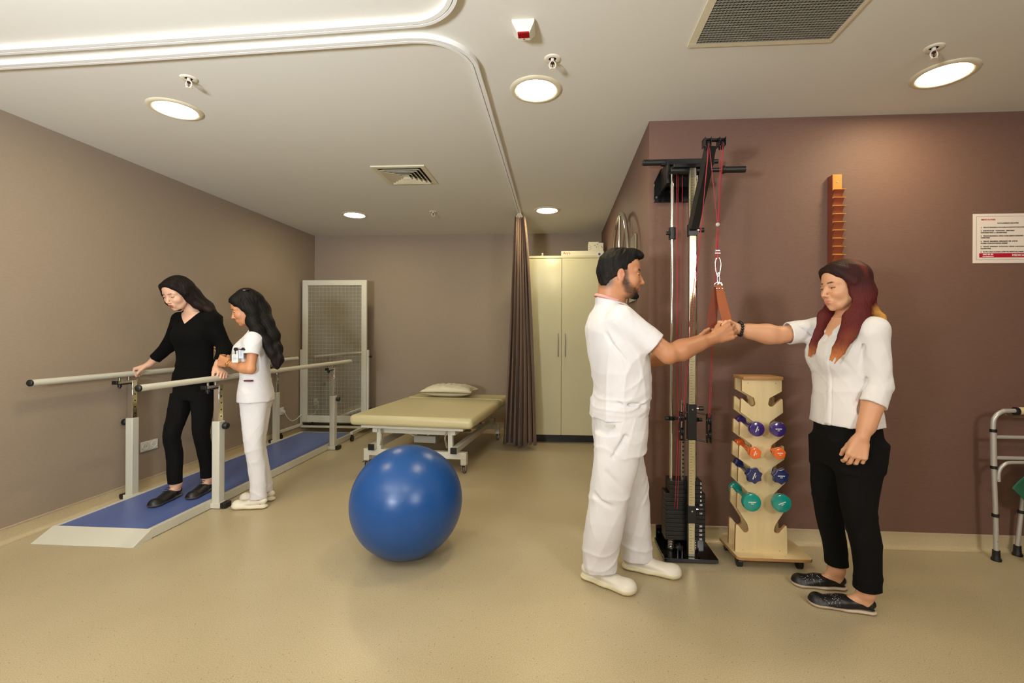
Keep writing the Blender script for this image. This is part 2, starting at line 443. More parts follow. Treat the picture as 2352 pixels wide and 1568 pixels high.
for k in range(5):
    xx = -0.475 + k*0.018
    b.cyl((xx, 5.14+.012*k, 2.60), (xx*.4-.435*.6, 5.12, T-.02), 0.003, n=8).sphere((xx*.4-.435*.6, 5.12, T-.024), 0.008, 10, 6)
b.build('glider', M_white, t)

# ---------------------------------------------------------------- wall items
def socket(name, X, y0, y1, z0, z1, n, label, cover):
    t = thing(name, (X, (y0+y1)/2, (z0+z1)/2), label, 'wall socket')
    MB().box((X, y0, z0), (X+.009, y1, z1)).build('plate', M_white, t, bevel=0.0025)
    w = (y1-y0)/n
    for k in range(n):
        yc = y0+w*(k+.5); zc = (z0+z1)/2; r = min(w, z1-z0)*.36
        MB().lathe([(0, .0092), (r*.82, .0092), (r*.86, .0115), (r, .0115), (r, .008), (0, .008)], (X, yc, zc), (1, 0, 0), n=28).build('outlet', M_white, t, smooth=40)
        MB().cyl((X+.009, yc-.0095, zc), (X+.0102, yc-.0095, zc), .0026, n=10).cyl((X+.009, yc+.0095, zc), (X+.0102, yc+.0095, zc), .0026, n=10).build('pin_hole', M_black, t)
    return t
socket('wall_socket', XL, 3.552, 3.712, 0.322, 0.402, 2, 'double white socket low on the left wall behind the standing woman in black', True)
t = thing('wall_socket', (XL, 5.47, 0.34), 'white socket with a plug in it on the left wall beside the mirror', 'wall socket')
MB().box((XL, 5.42, .295), (XL+.009, 5.52, .385)).build('plate', M_white, t, bevel=.002)
t = thing('power_cable', (XL+.02, 5.47, 0.33), 'thin white cable with plug drooping from the wall socket behind the mirror', 'cable')
MB().cyl((XL+.008, 5.475, .335), (XL+.045, 5.475, .335), .020, n=18).build('plug', M_white, t, bevel=.003)
pth = [Vector((XL+.045, 5.475, .335)), Vector((XL+.06, 5.50, .27)), Vector((XL+.06, 5.60, .20)), Vector((XL+.055, 5.72, .20)), Vector((XL+.05, 5.85, .235)), Vector((XL+.05, 5.98, .20)), Vector((XL+.06, 6.1, .02))]
def spline(P, n=8):
    P = [Vector(p) for p in P]; out = []
    for i in range(len(P)-1):
        p0 = P[max(i-1, 0)]; p1 = P[i]; p2 = P[i+1]; p3 = P[min(i+2, len(P)-1)]
        for k in range(n):
            u = k/n
            out.append(0.5*((2*p1) + (p2-p0)*u + (2*p0-5*p1+4*p2-p3)*u*u + (3*p1-p0-3*p2+p3)*u**3))
    return out + [P[-1]]
MB().tube(spline(pth), .004, 8).build('cord', M_white, t)

# finger ladder
lx0, lx1 = 1.648, 1.722
t = thing('finger_ladder', (1.69, YB, 1.0), 'varnished wooden finger ladder with small steps screwed to the brown wall', 'finger ladder')
M_wood_o = mat('orange_varnished_wood', (204, 140, 62), 0.3, var=((30, 30, 4), 0.10), coat=0.4)
M_wood_shade = mat('shaded_varnished_wood', (132, 62, 38), 0.35, var=((30, 30, 4), 0.10), coat=0.3)  # same wood in shade: darker red put into the colour, for side and slots
b = MB(); b.box((1.668, YB-.045, 0.95), (1.722, YB-.0, 2.282)).build('rail', [M_wood_o], t, bevel=.002)
b = MB(); b.box((1.664, YB-.046, 0.95), (1.668, YB, 2.279)).build('shadow_side', M_wood_shade, t)  # left side in shadow, painted as a thin dark red strip
zz = 2.185
while zz > 0.99:
    st_ = MB().prism([(0, -.003), (.024, -.003), (0.002, -.040), (0, -.040)], (1.666, YB-.045, zz), (0, -1, 0), (0, 0, 1), (.056, 0, 0)).build('step', M_wood_shade, t)
    MB().box((1.665, YB-.074, zz-.003), (1.730, YB-.044, zz)).build('step_edge', M_wood_o, st_)
    zz -= 0.0495
MB().cyl((1.695, YB-.045, 2.235), (1.695, YB-.048, 2.235), .006, n=14).build('screw', M_steel, t)

# notice on the wall
px0, px1, pz0, pz1 = 2.509, 3.02, 1.741, 2.040
yy = YB-.003
t = thing('wall_notice', (px0, YB, pz0), 'white laminated notice with a red band on the brown wall at the right edge', 'notice')
MB().box((px0, yy, pz0), (px1, YB-.0005, pz1)).build('sheet', mat('laminated_paper', (226, 214, 204), 0.25), t, smooth=0)
b = MB(); bx0, bx1, bz0, bz1 = px0+.019, px1-.019, pz0+.019, pz1-.017
for lo, hi in (((bx0, bz0), (bx1, bz0+.0011)), ((bx0, bz1), (bx1, bz1+.0011)), ((bx0, bz0), (bx0+.0011, bz1)), ((bx1, bz0), (bx1+.0011, bz1))):
    b.box((lo[0], yy-.0006, lo[1]), (hi[0], yy, hi[1]))
b.build('border_line', M_ink, t, smooth=0)
MB().box((px0+.036, yy-.0006, pz0+.034), (px1-.03, yy, pz0+.060)).build('red_band', mat('notice_red', (172, 24, 48), 0.4), t, smooth=0)
Ux, Uz = (1, 0, 0), (0, 0, 1)
def line(s, x, z, size, m, name='text_line'): return text_mesh(name, s, size, m, t, (x, yy-.0008, z), Ux, Uz, bold=.00022)
line('MEDICALPARK', px0+.046, pz1-.040, .0125, M_redink, 'logo')
line('HASTALARIMIZIN DİKKATİNE', px0+.138, pz1-.061, .0088, M_ink)
rows_ = [('1.   TEDAVİ ESNASINDA KULLANILAN ELEKTROTLARI LÜTFEN', .083), ('2.   ELEKTROTLARI   UYGULAYICI   PERSONELE   ', .103), ('DEĞDİRMEYİNİZ ve ÇIKARMAYINIZ.', .115),
         ('3.   TEDAVİ ESNASINDA CİHAZ AYARLARINDA KENDİNİZ', .135), ('YAPMAYINIZ.', .146), ('4.   TEDAVİ  ESNASINDA  HERHANGİ  BİR  SORUN', .167), ('OLURSA UYARI BUTONUNA BASINIZ.', .179),
         ('5.   TEDAVİ  SONUNDA  UYGULAYICI  CİHAZI  KAPATANA', .199), ('KALKMAYINIZ.', .211), ('6.   İHTİYACINIZ HALİNDE ÇAĞRI ZİLLERİNİ KULLANINIZ', .231)]
for s, dz in rows_:
    line(s, px0+.043, pz1-dz-.003, .0092, M_ink)
line('444 44 84', px0+.056, pz0+.0475, .0145, M_whiteink, 'phone_number')
line('www.medicalpark.com.tr', px0+.055, pz0+.0385, .0062, M_whiteink)
line('MEDICALPARK', px0+.222, pz0+.041, .0185, M_whiteink, 'band_lettering')
# ---------------------------------------------------------------- parallel bars with walking platform
t = thing('parallel_bars', (-2.9, 4.1, 0), 'cream parallel walking bars standing around a long blue walking platform', 'parallel bars')
PZ = 0.058
M_bluemat = mat('blue_vinyl_walkway', (84, 104, 166), 0.34, bump=((220, 220, 220), 0.06, 0.0006))
Y0, Y1, Y2, Y3 = 2.625, 2.755, 5.62, 5.75
px0_, px1_ = -3.225, -2.555
b = MB()
for xa, xb in ((px0_, px0_+.028), (px1_-.028, px1_)): b.box((xa, Y1, .004), (xb, Y2, PZ+.004))
b.box((px0_+.028, Y1+.001, .01), (px1_-.028, Y1+.03, PZ-.001)).box((px0_+.028, Y2-.03, .01), (px1_-.028, Y2-.001, PZ-.001))
b.build('platform_frame', M_cream, t, bevel=.0015)
MB().box((px0_+.028, Y1+.0, PZ-.02), (px1_-.028, Y2, PZ)).build('walking_surface', M_bluemat, t)
for ya, yb in ((Y0, Y1-.0005), (Y3, Y2+.0005)):
    b = MB(); b.add([(px0_, ya, 0), (px1_, ya, 0), (px1_, yb, 0), (px0_, yb, 0), (px0_, ya, .003), (px1_, ya, .003), (px1_, yb, PZ+.004), (px0_, yb, PZ+.004)],
                    [(0,3,2,1),(4,5,6,7),(0,1,5,4),(1,2,6,5),(2,3,7,6),(3,0,4,7)])
    b.build('ramp', M_cream, t, bevel=.001)
def post(x, y, side, hz, rail_z, seen):
    """side = +1 when the outer side faces +X"""
    s = .029
    b = MB(); b.box((x-s, y-s, .035), (x+s, y+s, hz)); p = b.build('post', M_cream, t, bevel=.004)
    MB().box((x-s-.012, y-s-.008, .004), (x+s+.012, y+s+.008, .042)).box((x-side*.02-.06, y-.02, .006), (x-side*.02+.06, y+.02, .03)).build('foot', M_cream, p, bevel=.003)
    MB().box((x+side*(s+.010)-.0001 if side > 0 else x-s-.046, y-.034, .006), (x+s+.052 if side > 0 else x-s-.010, y+.034, .044)).build('end_cap', M_black, p, bevel=.003)
    MB().box((x-.022, y-.022, hz-.05), (x+.022, y+.022, rail_z-.055)).build('inner_tube', M_chrome, p, bevel=.003)
    b = MB()
    for k in range(5):
        zz = hz + .035 + k*.05
        if zz < rail_z-.08: b.cyl((x+.0222, y, zz), (x+.0226, y, zz), .006, n=14)
    b.build('adjustment_hole', M_black, p)
    kx = x+side*s
    MB().cyl((kx, y, hz-.035), (kx+side*.018, y, hz-.035), .008, n=12).build('knob_stem', M_chrome, p)
    MB().lathe([(0, .012), (.020, .012), (.025, .017), (.025, .040), (.020, .046), (0, .047)], (kx, y, hz-.035), (side, 0, 0), n=18).build('knob', M_black, p, smooth=40)
    # rail bracket: a flat arm reaching under the rail with two studs
    br = MB(); br.box((x-.018, y-.135, rail_z-.068), (x+.018, y+.030, rail_z-.048)).build('rail_bracket', M_chrome, p, bevel=.002)
    MB().box((x-.020, y-.150, rail_z-.072), (x+.020, y-.134, rail_z-.044)).box((x-.02, y-.09, rail_z-.078), (x+.02, y+.026, rail_z-.068)).build('bracket_cap', M_black, p, bevel=.002)
    MB().cyl((x, y-.105, rail_z-.05), (x, y-.105, rail_z-.015), .0075, n=12).cyl((x, y-.03, rail_z-.05), (x, y-.03, rail_z-.015), .0075, n=12).build('stud', M_steel, p)
    MB().cyl((x, y-.105, rail_z-.072), (x, y-.105, rail_z-.095), .014, n=12).cyl((x, y-.105, rail_z-.095), (x, y-.105, rail_z-.105), .008, n=12).build('bracket_knob', M_black, p)
    MB().lathe([(0, 0), (.012, 0), (.014, .004), (.009, .012), (0, .013)], (x, y-.023, rail_z-.075), (0, -1, 0), n=16).build('pivot_bolt', M_chrome, p, smooth=40)
NZ, FZ = .966, .980
post(-2.525, 3.285, 1, .645, NZ, True)
post(-2.515, 5.03, 1, .60, NZ, True)
post(-3.320, 3.40, -1, .635, FZ, True)
post(-3.320, 5.25, -1, .60, FZ, True)
def rail(x0, x1, ya, yb, z):
    r = MB().cyl((x0, ya, z), (x1, yb, z), .0205, n=28).build('handrail', M_cream, t, smooth=50)
    d = (Vector((x1, yb, z))-Vector((x0, ya, z))).normalized()
    for p, s in ((Vector((x0, ya, z)), -1), (Vector((x1, yb, z)), 1)):
        MB().lathe([(0, -.004), (.0213, -.004), (.0215, .004), (.018, .008), (0, .009)], p, d*s, n=24).build('end_cap', M_black if s < 0 else M_cream, r, smooth=50)
rail(-2.505, -2.50, 2.605, 5.42, NZ)
rail(-3.305, -3.315, 2.685, 5.68, FZ)

# ---------------------------------------------------------------- posture mirror on castors
t = thing('standing_mirror', (-2.93, 5.87, 0), 'tall wheeled posture mirror with cream frame and grid lines at the end of the bars', 'mirror')
mx0, mx1, mz0, mz1, my = -3.355, -2.49, .135, 1.995, 5.86
w = .068
b = MB()
b.box((mx0, my, mz0), (mx0+w, my+.035, mz1)).box((mx1-w, my, mz0), (mx1, my+.035, mz1)).box((mx0+w, my, mz1-w), (mx1-w, my+.035, mz1)).box((mx0+w, my, mz0), (mx1-w, my+.035, mz0+w+.02))
b.build('frame', M_cream, t, bevel=.003)
def mirror_material():
    m = mat('gridded_mirror_glass', (182, 180, 166), 0.015, metal=1.0)
    nt = m.node_tree; N = nt.nodes; L = nt.links; b = N['Principled BSDF']
    tc = N.new('ShaderNodeTexCoord'); sp = N.new('ShaderNodeSeparateXYZ'); L.new(tc.outputs['Object'], sp.inputs[0])
    outs = []
    for ax in ('X', 'Z'):
        q = N.new('ShaderNodeMath'); q.operation = 'PINGPONG'; q.inputs[1].default_value = .025
        L.new(sp.outputs[ax], q.inputs[0])
        g = N.new('ShaderNodeMath'); g.operation = 'LESS_THAN'; g.inputs[1].default_value = .0011; L.new(q.outputs[0], g.inputs[0]); outs.append(g.outputs[0])
    mxm = N.new('ShaderNodeMath'); mxm.operation = 'MAXIMUM'; L.new(outs[0], mxm.inputs[0]); L.new(outs[1], mxm.inputs[1])
    inv = N.new('ShaderNodeMath'); inv.operation = 'SUBTRACT'; inv.inputs[0].default_value = 1.0; L.new(mxm.outputs[0], inv.inputs[1])
    hz = N.new('ShaderNodeMath'); hz.operation = 'MULTIPLY'; hz.inputs[1].default_value = .74; L.new(inv.outputs[0], hz.inputs[0]); L.new(hz.outputs[0], b.inputs['Metallic'])
    r = N.new('ShaderNodeMath'); r.operation = 'MULTIPLY_ADD'; r.inputs[1].default_value = .45; r.inputs[2].default_value = .012; L.new(mxm.outputs[0], r.inputs[0]); L.new(r.outputs[0], b.inputs['Roughness'])
    return m
MB().box((mx0+w-.004, my+.012, mz0+w), (mx1-w+.004, my+.02, mz1-w+.004)).build('mirror_glass', mirror_material(), t, smooth=0)
MB().box((mx0+w, my+.021, mz0+w), (mx1-w, my+.028, mz1-w)).build('back_panel', M_cream, t)
for x in (mx0-.030, mx1+.002):
    p = MB().box((x, my+.004, .085), (x+.028, my+.032, 1.085)).build('support_post', M_cream, t, bevel=.002)
    if x > mx0: 
        for zz in (1.0, .32): MB().cyl((x+.028, my+.018, zz), (x+.045, my+.018, zz), .007, n=10).cyl((x+.045, my+.018, zz), (x+.062, my+.018, zz), .017, n=14).build('clamp_knob', M_black, p)
    f = MB().box((x-.004, 5.40, .085), (x+.030, 6.18, .117)).build('base_foot', M_cream, t, bevel=.002)
    for yy_ in (5.42, 6.14):
        c = MB().cyl((x+.002, yy_, .034), (x+.011, yy_, .034), .034, n=24).cyl((x+.017, yy_, .034), (x+.026, yy_, .034), .034, n=24).build('castor', M_black, f, bevel=.002)
        MB().box((x+.006, yy_-.02, .03), (x+.022, yy_+.02, .088)).build('castor_fork', M_black, c, bevel=.002)
MB().box((mx0-.026, my+.006, .062), (mx1+.026, my+.034, .09)).build('cross_bar', M_cream, t, bevel=.002)
MB().box((mx0+.01, my+.008, .10), (mx1-.01, my+.03, .118)).build('cross_bar', M_blackm, t, bevel=.002)

# ---------------------------------------------------------------- treatment table
t = thing('treatment_table', (0, 0, 0), 'wide cream padded treatment table on a white castored frame', 'treatment table')
M_vinyl = mat('cream_upholstery', (200, 190, 148), 0.36, bump=((14, 14, 14), 0.05, 0.01))
top = .535
def cushion(y0, y1, name):
    b = MB(); n = 1
    b.box((-.60, y0, top-.098), (.60, y1, top)); o = b.build(name, M_vinyl, t, bevel=.040, seg=6, smooth=60); return o
cushion(0, 1.27, 'cushion'); cushion(1.285, 1.70, 'head_cushion')
MB().box((-.50, .05, top-.125), (.50, 1.66, top-.099)).build('cushion_board', M_cream, t, bevel=.003)
b = MB()
for x in (-.385, .385): b.box((x-.025, .10, top-.175), (x+.025, 1.55, top-.126))
for y in (.16, 1.4): b.box((-.36, y, top-.19), (.36, y+.05, top-.13))
b.build('upper_frame', M_cream, t, bevel=.003)
for x in (-.355, .355):
    for y in (.12, 1.50): MB().box((x-.022, y, .197), (x+.022, y+.045, top-.126)).build('lift_post', M_cream, t, bevel=.003)
b = MB()
for x in (-.30, .30): b.bar((x, .25, top-.15), (x, .95, .24), .03, .05).bar((x, .70, top-.15), (x, 1.40, .24), .03, .05)
b.build('lift_arm', M_steel, t, bevel=.003)
for y in (.12, 1.50):
    e = MB().box((-.51, y, .135), (.51, y+.055, .197)).box((-.51, y, .085), (-.455, y+.055, .136)).box((.455, y, .085), (.51, y+.055, .136)).build('end_beam', M_cream, t, bevel=.003)
    for x in (-.483, .483):
        c = MB().cyl((x-.012, y+.045, .036), (x+.012, y+.045, .036), .036, n=24).build('castor', mat('grey_castor_rubber', (96, 92, 88), .5) if x < 0 and y < 1 else bpy.data.materials['grey_castor_rubber'], e, bevel=.003)
        MB().box((x-.022, y+.005, .03), (x-.015, y+.055, .085)).box((x+.015, y+.005, .03), (x+.022, y+.055, .085)).box((x-.024, y, .078), (x+.024, y+.058, .086)).box((x-.03, y-.02, .068), (x-.024, y+.03, .078)).build('castor_fork', M_steel, c, bevel=.001)
for x in (-.405, .405):
    s = MB().box((x-.027, .075, .198), (x+.027, 1.60, .252)).build('side_beam', M_cream, t, bevel=.003)
    MB().box((x-.029, .062, .196), (x+.029, .076, .254)).build('end_cap', M_black, s, bevel=.002); MB().box((x-.029, 1.60, .196), (x+.029, 1.612, .254)).build('end_cap', M_black, s, bevel=.002)
m_ = MB().box((-.13, .42, .20), (.10, .56, .27)).cyl((-.02, .58, .29), (.16, .58, .29), .036, n=20).box((-.16, .50, .27), (-.02, .58, .30)).build('lift_motor', mat('motor_grey', (176, 172, 158), .45), t, bevel=.006)
MB().cyl((.06, .55, .33), (.06, .60, .33), .03, n=18).build('motor_cap', M_black, m_)
MB().tube(spline([(-.1, .45, .26), (-.2, .5, .31), (-.26, .6, .25), (-.15, .62, .2)]), .005, 8).tube(spline([(.0, .46, .27), (.1, .45, .32), (.2, .5, .30)]), .005, 8).build('motor_cord', M_white, m_)
for x in (-.33, .33):
    MB().tube(spline([(x, .105, top-.14), (x+(.018 if x < 0 else -.018), .10, .33), (x, .105, .24)]), .007, 8).build('gas_strut', M_chrome, t)
t.location = (-1.365, 4.16, 0); t.rotation_euler = (0, 0, math.radians(-5.5))
bed_M = Matrix.Translation(t.location) @ Matrix.Rotation(math.radians(-5.5), 4, 'Z')

# pillow
def pillow():
    n, m = 40, 28; vs = []; top_, L_, W_, H_ = [], .315, .20, .080
    for s in (1, -1):
        for i in range(m+1):
            for j in range(n+1):
                u = -1+2*j/n; v = -1+2*i/m
                k = max(0, (1-abs(u)**2.6))**.5*max(0, (1-abs(v)**2.6))**.5
                pin = 1-.10*(1-abs(u))*abs(v)**3-.0; pinx = 1-.10*(1-abs(v))*abs(u)**3
                wr = .006*math.sin(9*u+5*v)*math.sin(7*v-3*u)*k + .004*math.sin(23*u-8*v)*k
                x = u*L_*pinx; y = v*W_*pin
                vs.append((x, y, H_*.85+(s*H_*k*(1.0 if s > 0 else .85)+wr*(s > 0))))
    fs = []; q = (m+1)*(n+1)
    for i in range(m):
        for j in range(n):
            a = i*(n+1)+j
            fs.append((a, a+1, a+n+2, a+n+1)); fs.append((q+a, q+a+n+1, q+a+n+2, q+a+1))
    b = MB(); b.add(vs, fs); return b
o = pillow().build('pillow', mat('white_pillow_cotton', (222, 216, 192), .8, bump=((60, 60, 60), .15, .002)), None, smooth=80)
bm = bmesh.new(); bm.from_mesh(o.data); bmesh.ops.remove_doubles(bm, verts=bm.verts, dist=.0006); bm.to_mesh(o.data); bm.free()
o.location = bed_M @ Vector((-.10, 1.44, top+.002)); o.rotation_euler = (0, 0, math.radians(-3))
tag(o, 'soft white pillow lying on the head end of the treatment table', 'pillow')

# ---------------------------------------------------------------- exercise ball
def ball():
    m = mat('blue_ball_vinyl', (20, 72, 136), 0.32, spec=0.5)
    nt = m.node_tree; N = nt.nodes; L = nt.links; b = N['Principled BSDF']
    return m
b = MB(); R_ = .3215; n, m2 = 128, 96; vs = [(0, 0, R_)]
M_ballm = ball()
def ballr(d):
    x, y, z = d
    r = R_
    ax = x*.10 + z*.985 + y*.1     # slightly tilted ring axis
    for zc, a, wd in ((.30, .0009, .012), (.335, .0007, .008), (-.02, .0012, .010), (.025, .0008, .008), (-.18, .0007, .012), (.62, .0006, .01), (.15, .0004, .01)):
        ang = math.atan2(y, x)
        win = .5+.5*math.cos(ang+1.7)
        r -= a*math.exp(-((ax-zc)/wd)**2)*win**2
    return r
for k in range(1, m2):
    a = PI*k/m2
    for i in range(n):
        d = (math.sin(a)*math.cos(2*PI*i/n), math.sin(a)*math.sin(2*PI*i/n), math.cos(a)); r = ballr(d)
        z = d[2]*r
        vs.append((d[0]*r, d[1]*r, max(z, -.3165) if z < 0 else z))
vs.append((0, 0, -.3165))
fs = [(0, 1+i, 1+(i+1) % n) for i in range(n)]
for k in range(m2-2): fs += [(1+k*n+i, 1+(k+1)*n+i, 1+(k+1)*n+(i+1) % n, 1+k*n+(i+1) % n) for i in range(n)]
e = len(vs)-1; fs += [(e, 1+(m2-2)*n+(i+1) % n, 1+(m2-2)*n+i) for i in range(n)]
b.add(vs, fs); o = b.build('exercise_ball', M_ballm, None, smooth=80)
o.location = (-.884, 2.668, .3168)
tag(o, 'large glossy blue exercise ball resting on the floor in front of the table', 'exercise ball')

# ---------------------------------------------------------------- tall cabinet and the things on it
t = thing('tall_cabinet', (.09, 5.85, 0), 'tall glossy cream two-door cabinet between the curtain and the projecting wall', 'cabinet')
M_cab = mat('glossy_cream_lacquer', (200, 195, 160), 0.12, coat=0.6)
M_cabside = mat('cabinet_carcass', (206, 196, 152), 0.35)
cx0, cx1, cf, cz = -.385, .545, 5.52, 2.205
MB().box((cx0, cf+.022, .10), (cx1, 6.245, cz)).build('carcass', M_cabside, t, bevel=.001)
MB().box((cx0-.004, cf-.004, cz), (cx1+.004, 6.245, cz+.028)).build('top_panel', M_cab, t, bevel=.001)
MB().box((cx0+.02, cf+.09, 0), (cx1-.02, 6.2, .10)).build('plinth', M_black, t)
for xa, xb, hx in ((cx0+.002, .035, -.005), (.040, cx1-.002, .078)):
    d = MB().box((xa, cf, .102), (xb, cf+.020, cz-.004)).build('door', M_cab, t, bevel=.0012)
    MB().cyl((hx, cf-.028, 1.035), (hx, cf-.028, 1.31), .006, n=14).cyl((hx, cf-.028, 1.07), (hx, cf+.001, 1.07), .004, n=10).cyl((hx, cf-.028, 1.275), (hx, cf+.001, 1.275), .004, n=10).build('handle', M_steel, d)
ct = cz+.028
t = thing('flat_box', (.28, 5.62, ct), 'long flat white box with red lettering on top of the cabinet', 'box')
MB().box((.03, 5.53, ct), (.535, 5.75, ct+.058)).build('carton', mat('box_white_card', (210, 204, 180), .5), t, bevel=.003)
text_mesh('lettering', "Ary's", .040, M_redink, t, (.055, 5.5295, ct+.018), Ux, Uz, bold=.0006)
MB().lathe([(0, 0), (.014, 0), (.014, .001), (0, .001)], (.482, 5.53, ct+.018), (0, -1, 0), n=18).build('blue_dot', mat('blue_dot_ink', (44, 70, 130), .5), t, smooth=0)
t = thing('white_carton', (.44, 5.63, ct+.058), 'small white carton with printed sockets stacked on the flat box', 'box')
MB().box((.355, 5.55, ct+.058), (.475, 5.70, ct+.168)).box((.475, 5.55, ct+.058), (.53, 5.70, ct+.155)).build('carton', bpy.data.materials['box_white_card'], t, bevel=.002)
b = MB()
for q in range(5): b.box((.368+(q % 2)*.014, 5.5488, ct+.072+.006*q*2), (.374+(q % 2)*.014, 5.5495, ct+.080+.006*q*2))
for xx, zz in ((.43, .125), (.45, .105), (.46, .135), (.505, .115), (.515, .10)): b.cyl((xx, 5.5495, ct+zz-.0), (xx, 5.5488, ct+zz), .005, n=10)
b.build('print', M_ink, t, smooth=0)
t = thing('small_bottle', (-.195, 5.60, ct), 'tiny clear bottle standing alone on top of the cabinet', 'bottle')
MB().lathe([(0, 0), (.014, 0), (.015, .004), (.015, .022), (.010, .030), (.009, .034), (0, .034)], (-.195, 5.60, ct), n=20).build('body', mat('cloudy_clear_plastic', (196, 196, 176), .2, trans=.5), t, smooth=50)
MB().lathe([(0, .034), (.011, .034), (.011, .045), (0, .046)], (-.195, 5.60, ct), n=20).build('cap', M_white, t, smooth=40)

# ---------------------------------------------------------------- shoulder wheel on the return wall
t = thing('shoulder_wheel', (XR, 3.9, 1.79), 'chrome shoulder exercise wheel mounted on the side wall behind the man in white', 'shoulder wheel')
wx = .505
ring = [(wx, 3.9+.5*math.cos(a), 1.79+.5*math.sin(a)) for a in np.linspace(0, 2*PI, 96, endpoint=False)]
MB().tube(ring, .0155, 16, closed=True).build('rim', M_chrome, t, smooth=80)
MB().cyl((wx, 3.9, 1.30), (wx, 3.9, 2.28), .0115, n=18).build('spoke', M_chrome, t)
MB().cyl((wx, 3.42, 1.79), (wx, 4.38, 1.79), .0095, n=18).build('spoke', M_chrome, t)
MB().cyl((wx-.03, 3.9, 1.79), (XR-.001, 3.9, 1.79), .035, n=24).build('hub', M_blackm, t)
MB().box((XR-.016, 3.42, 1.55), (XR-.001, 3.98, 2.04)).build('wall_plate', mat('olive_acrylic_plate', (122, 114, 84), .15, coat=.5), t, bevel=.012, seg=4)

# ---------------------------------------------------------------- pulley machine
t = thing('pulley_machine', (.76, 2.82, 0), 'tall black and chrome pulley weight machine with red ropes fixed to the brown wall', 'pulley machine')
MB().add([(.605, 2.676, .010), (.907, 2.676, .010), (.907, 2.945, .010), (.605, 2.945, .010), (.605, 2.676, .032), (.907, 2.676, .032), (.907, 2.945, .032), (.605, 2.945, .032)],
         [(0,3,2,1),(4,5,6,7),(0,1,5,4),(1,2,6,5),(2,3,7,6),(3,0,4,7)]).build('base_plate', M_gloss_black, t, bevel=.002)
MB().box((.625, 2.70, 0), (.66, 2.93, .011)).box((.85, 2.70, 0), (.885, 2.93, .011)).build('rubber_foot', M_black, t)
for x in (.672, .808):
    MB().cyl((x, 2.80, .03), (x, 2.80, 2.25), .0105, n=20).build('guide_rod', M_chrome, t)
    spr = [(x+.0165*math.cos(a), 2.80+.0165*math.sin(a), .034+a/(2*PI)*.0095) for a in np.linspace(0, 2*PI*6.5, 110)]
    MB().tube(spr, .0028, 7).build('buffer_spring', M_chrome, t, smooth=80)
    MB().cyl((x, 2.80, .032), (x, 2.80, .04), .024, n=20).build('spring_seat', M_blackm, t)
# weight plates, numbered
pz = .4475
nums = [2, 3, 4, 6, 8, 10, 12, 14, 16, 18, 20, 22, 24, 26]
for i, nn in enumerate(nums):
    h = .0248; zt = pz - i*h
    xa, xb = (.652, .838) if i < 3 else (.630, .858)
    p = MB().box((xa, 2.755, zt-h+.0012), (xb, 2.86, zt)).build('weight_plate', M_blackm, t, bevel=.0022)
    if nn not in (16, 18): text_mesh('number', str(nn), .0165, M_whiteink, p, (.831, 2.7545, zt-h+.006), Ux, Uz, align='CENTER', bold=.0004)
MB().box((.735, 2.748, .40), (.755, 2.76, .455)).build('pin_slot', M_black, t)
# selector stem with punched holes
st = MB().box((.722, 2.772, .44), (.744, 2.79, .915)).build('selector_stem', M_steel, t, bevel=.002)
b = MB()
for k in range(18): b.cyl((.733, 2.7722, .47+k*.0248), (.733, 2.7712, .47+k*.0248), .0055, n=14)
b.build('pin_hole', M_black, st, smooth=0)
# front column with scale
cy0, cy1, ca, cb = 2.700, 2.730, .745, .783
MB().box((ca, cy0, .032), (cb, cy1, 2.255)).build('column', M_steel, t, bevel=.003)
sc_ = MB().box((ca+.003, cy0-.0010, .05), (cb-.003, cy0, 2.20)).build('scale_strip', mat('scale_strip_metal', (206, 196, 160), .28, metal=.85), t, smooth=0)
b = MB()
for k in range(140):
    zz = .06+k*.0155; l = .012 if k % 5 else .024
    b.box((ca+.007, cy0-.0016, zz), (ca+.007+l, cy0-.0008, zz+.0014))
b.build('graduation', M_ink, sc_, smooth=0)
def sleeve(z0, z1, knob_z=None):
    s = MB().box((ca-.005, cy0-.007, z0), (cb+.005, cy1+.006, z1)).build('sleeve', M_blackm, t, bevel=.002)
    MB().lathe([(0, 0), (.005, 0), (.0045, .003), (0, .0035)], ((ca+cb)/2, cy0-.007, z1-.03), (0, -1, 0), n=12).build('bolt', M_chrome, s, smooth=40)
    if knob_z:
        MB().cyl((cb+.005, 2.715, knob_z), (cb+.022, 2.715, knob_z), .006, n=12).build('knob_stem', M_chrome, s)
        MB().cyl((cb+.022, 2.715, knob_z), (cb+.048, 2.715, knob_z), .013, n=14).build('knob', M_black, s, bevel=.002)
    return s
sleeve(.225, .325, .30)
car = sleeve(.70, .905, .878)
lowk = sleeve(1.865, 1.935, 1.90)
# side pulley brackets of the carriage
b = MB()
for z in (.86, .705):
    b.tube(spline([(.76, 2.705, z), (.72, 2.70, z-.006), (.692, 2.69, z-.002)]), .0045, 8)
    b.tube(spline([(cb, 2.705, z-.002), (.82, 2.70, z-.010), (.852, 2.69, z-.012)]), .0045, 8)
b.build('bracket_rod', M_blackm, t)
def pulley_wheel(c, axis, r, parent, wd=.010):
    MB().lathe([(0, -wd), (r, -wd), (r, -wd*.7), (r*.82, -wd*.15), (r*.82, wd*.15), (r, wd*.7), (r, wd), (0, wd)], c, axis, n=26).build('pulley_wheel', M_black, parent, smooth=40)
    MB().cyl(Vector(c)-Vector(axis)*(wd+.008), Vector(c)+Vector(axis)*(wd+.008), .005, n=10).build('axle', M_chrome, parent)
for x, zc in ((.700, .785), (.852, .77)):
    k = MB().box((x-.012, 2.665, zc-.082), (x-.008, 2.70, zc+.082)).box((x+.008, 2.665, zc-.082), (x+.012, 2.70, zc+.082)).build('pulley_bracket', M_blackm, t, bevel=.001)
    for dz in (.045, -.035): pulley_wheel((x, 2.684, zc+dz), (1, 0, 0), .024, k, .006)
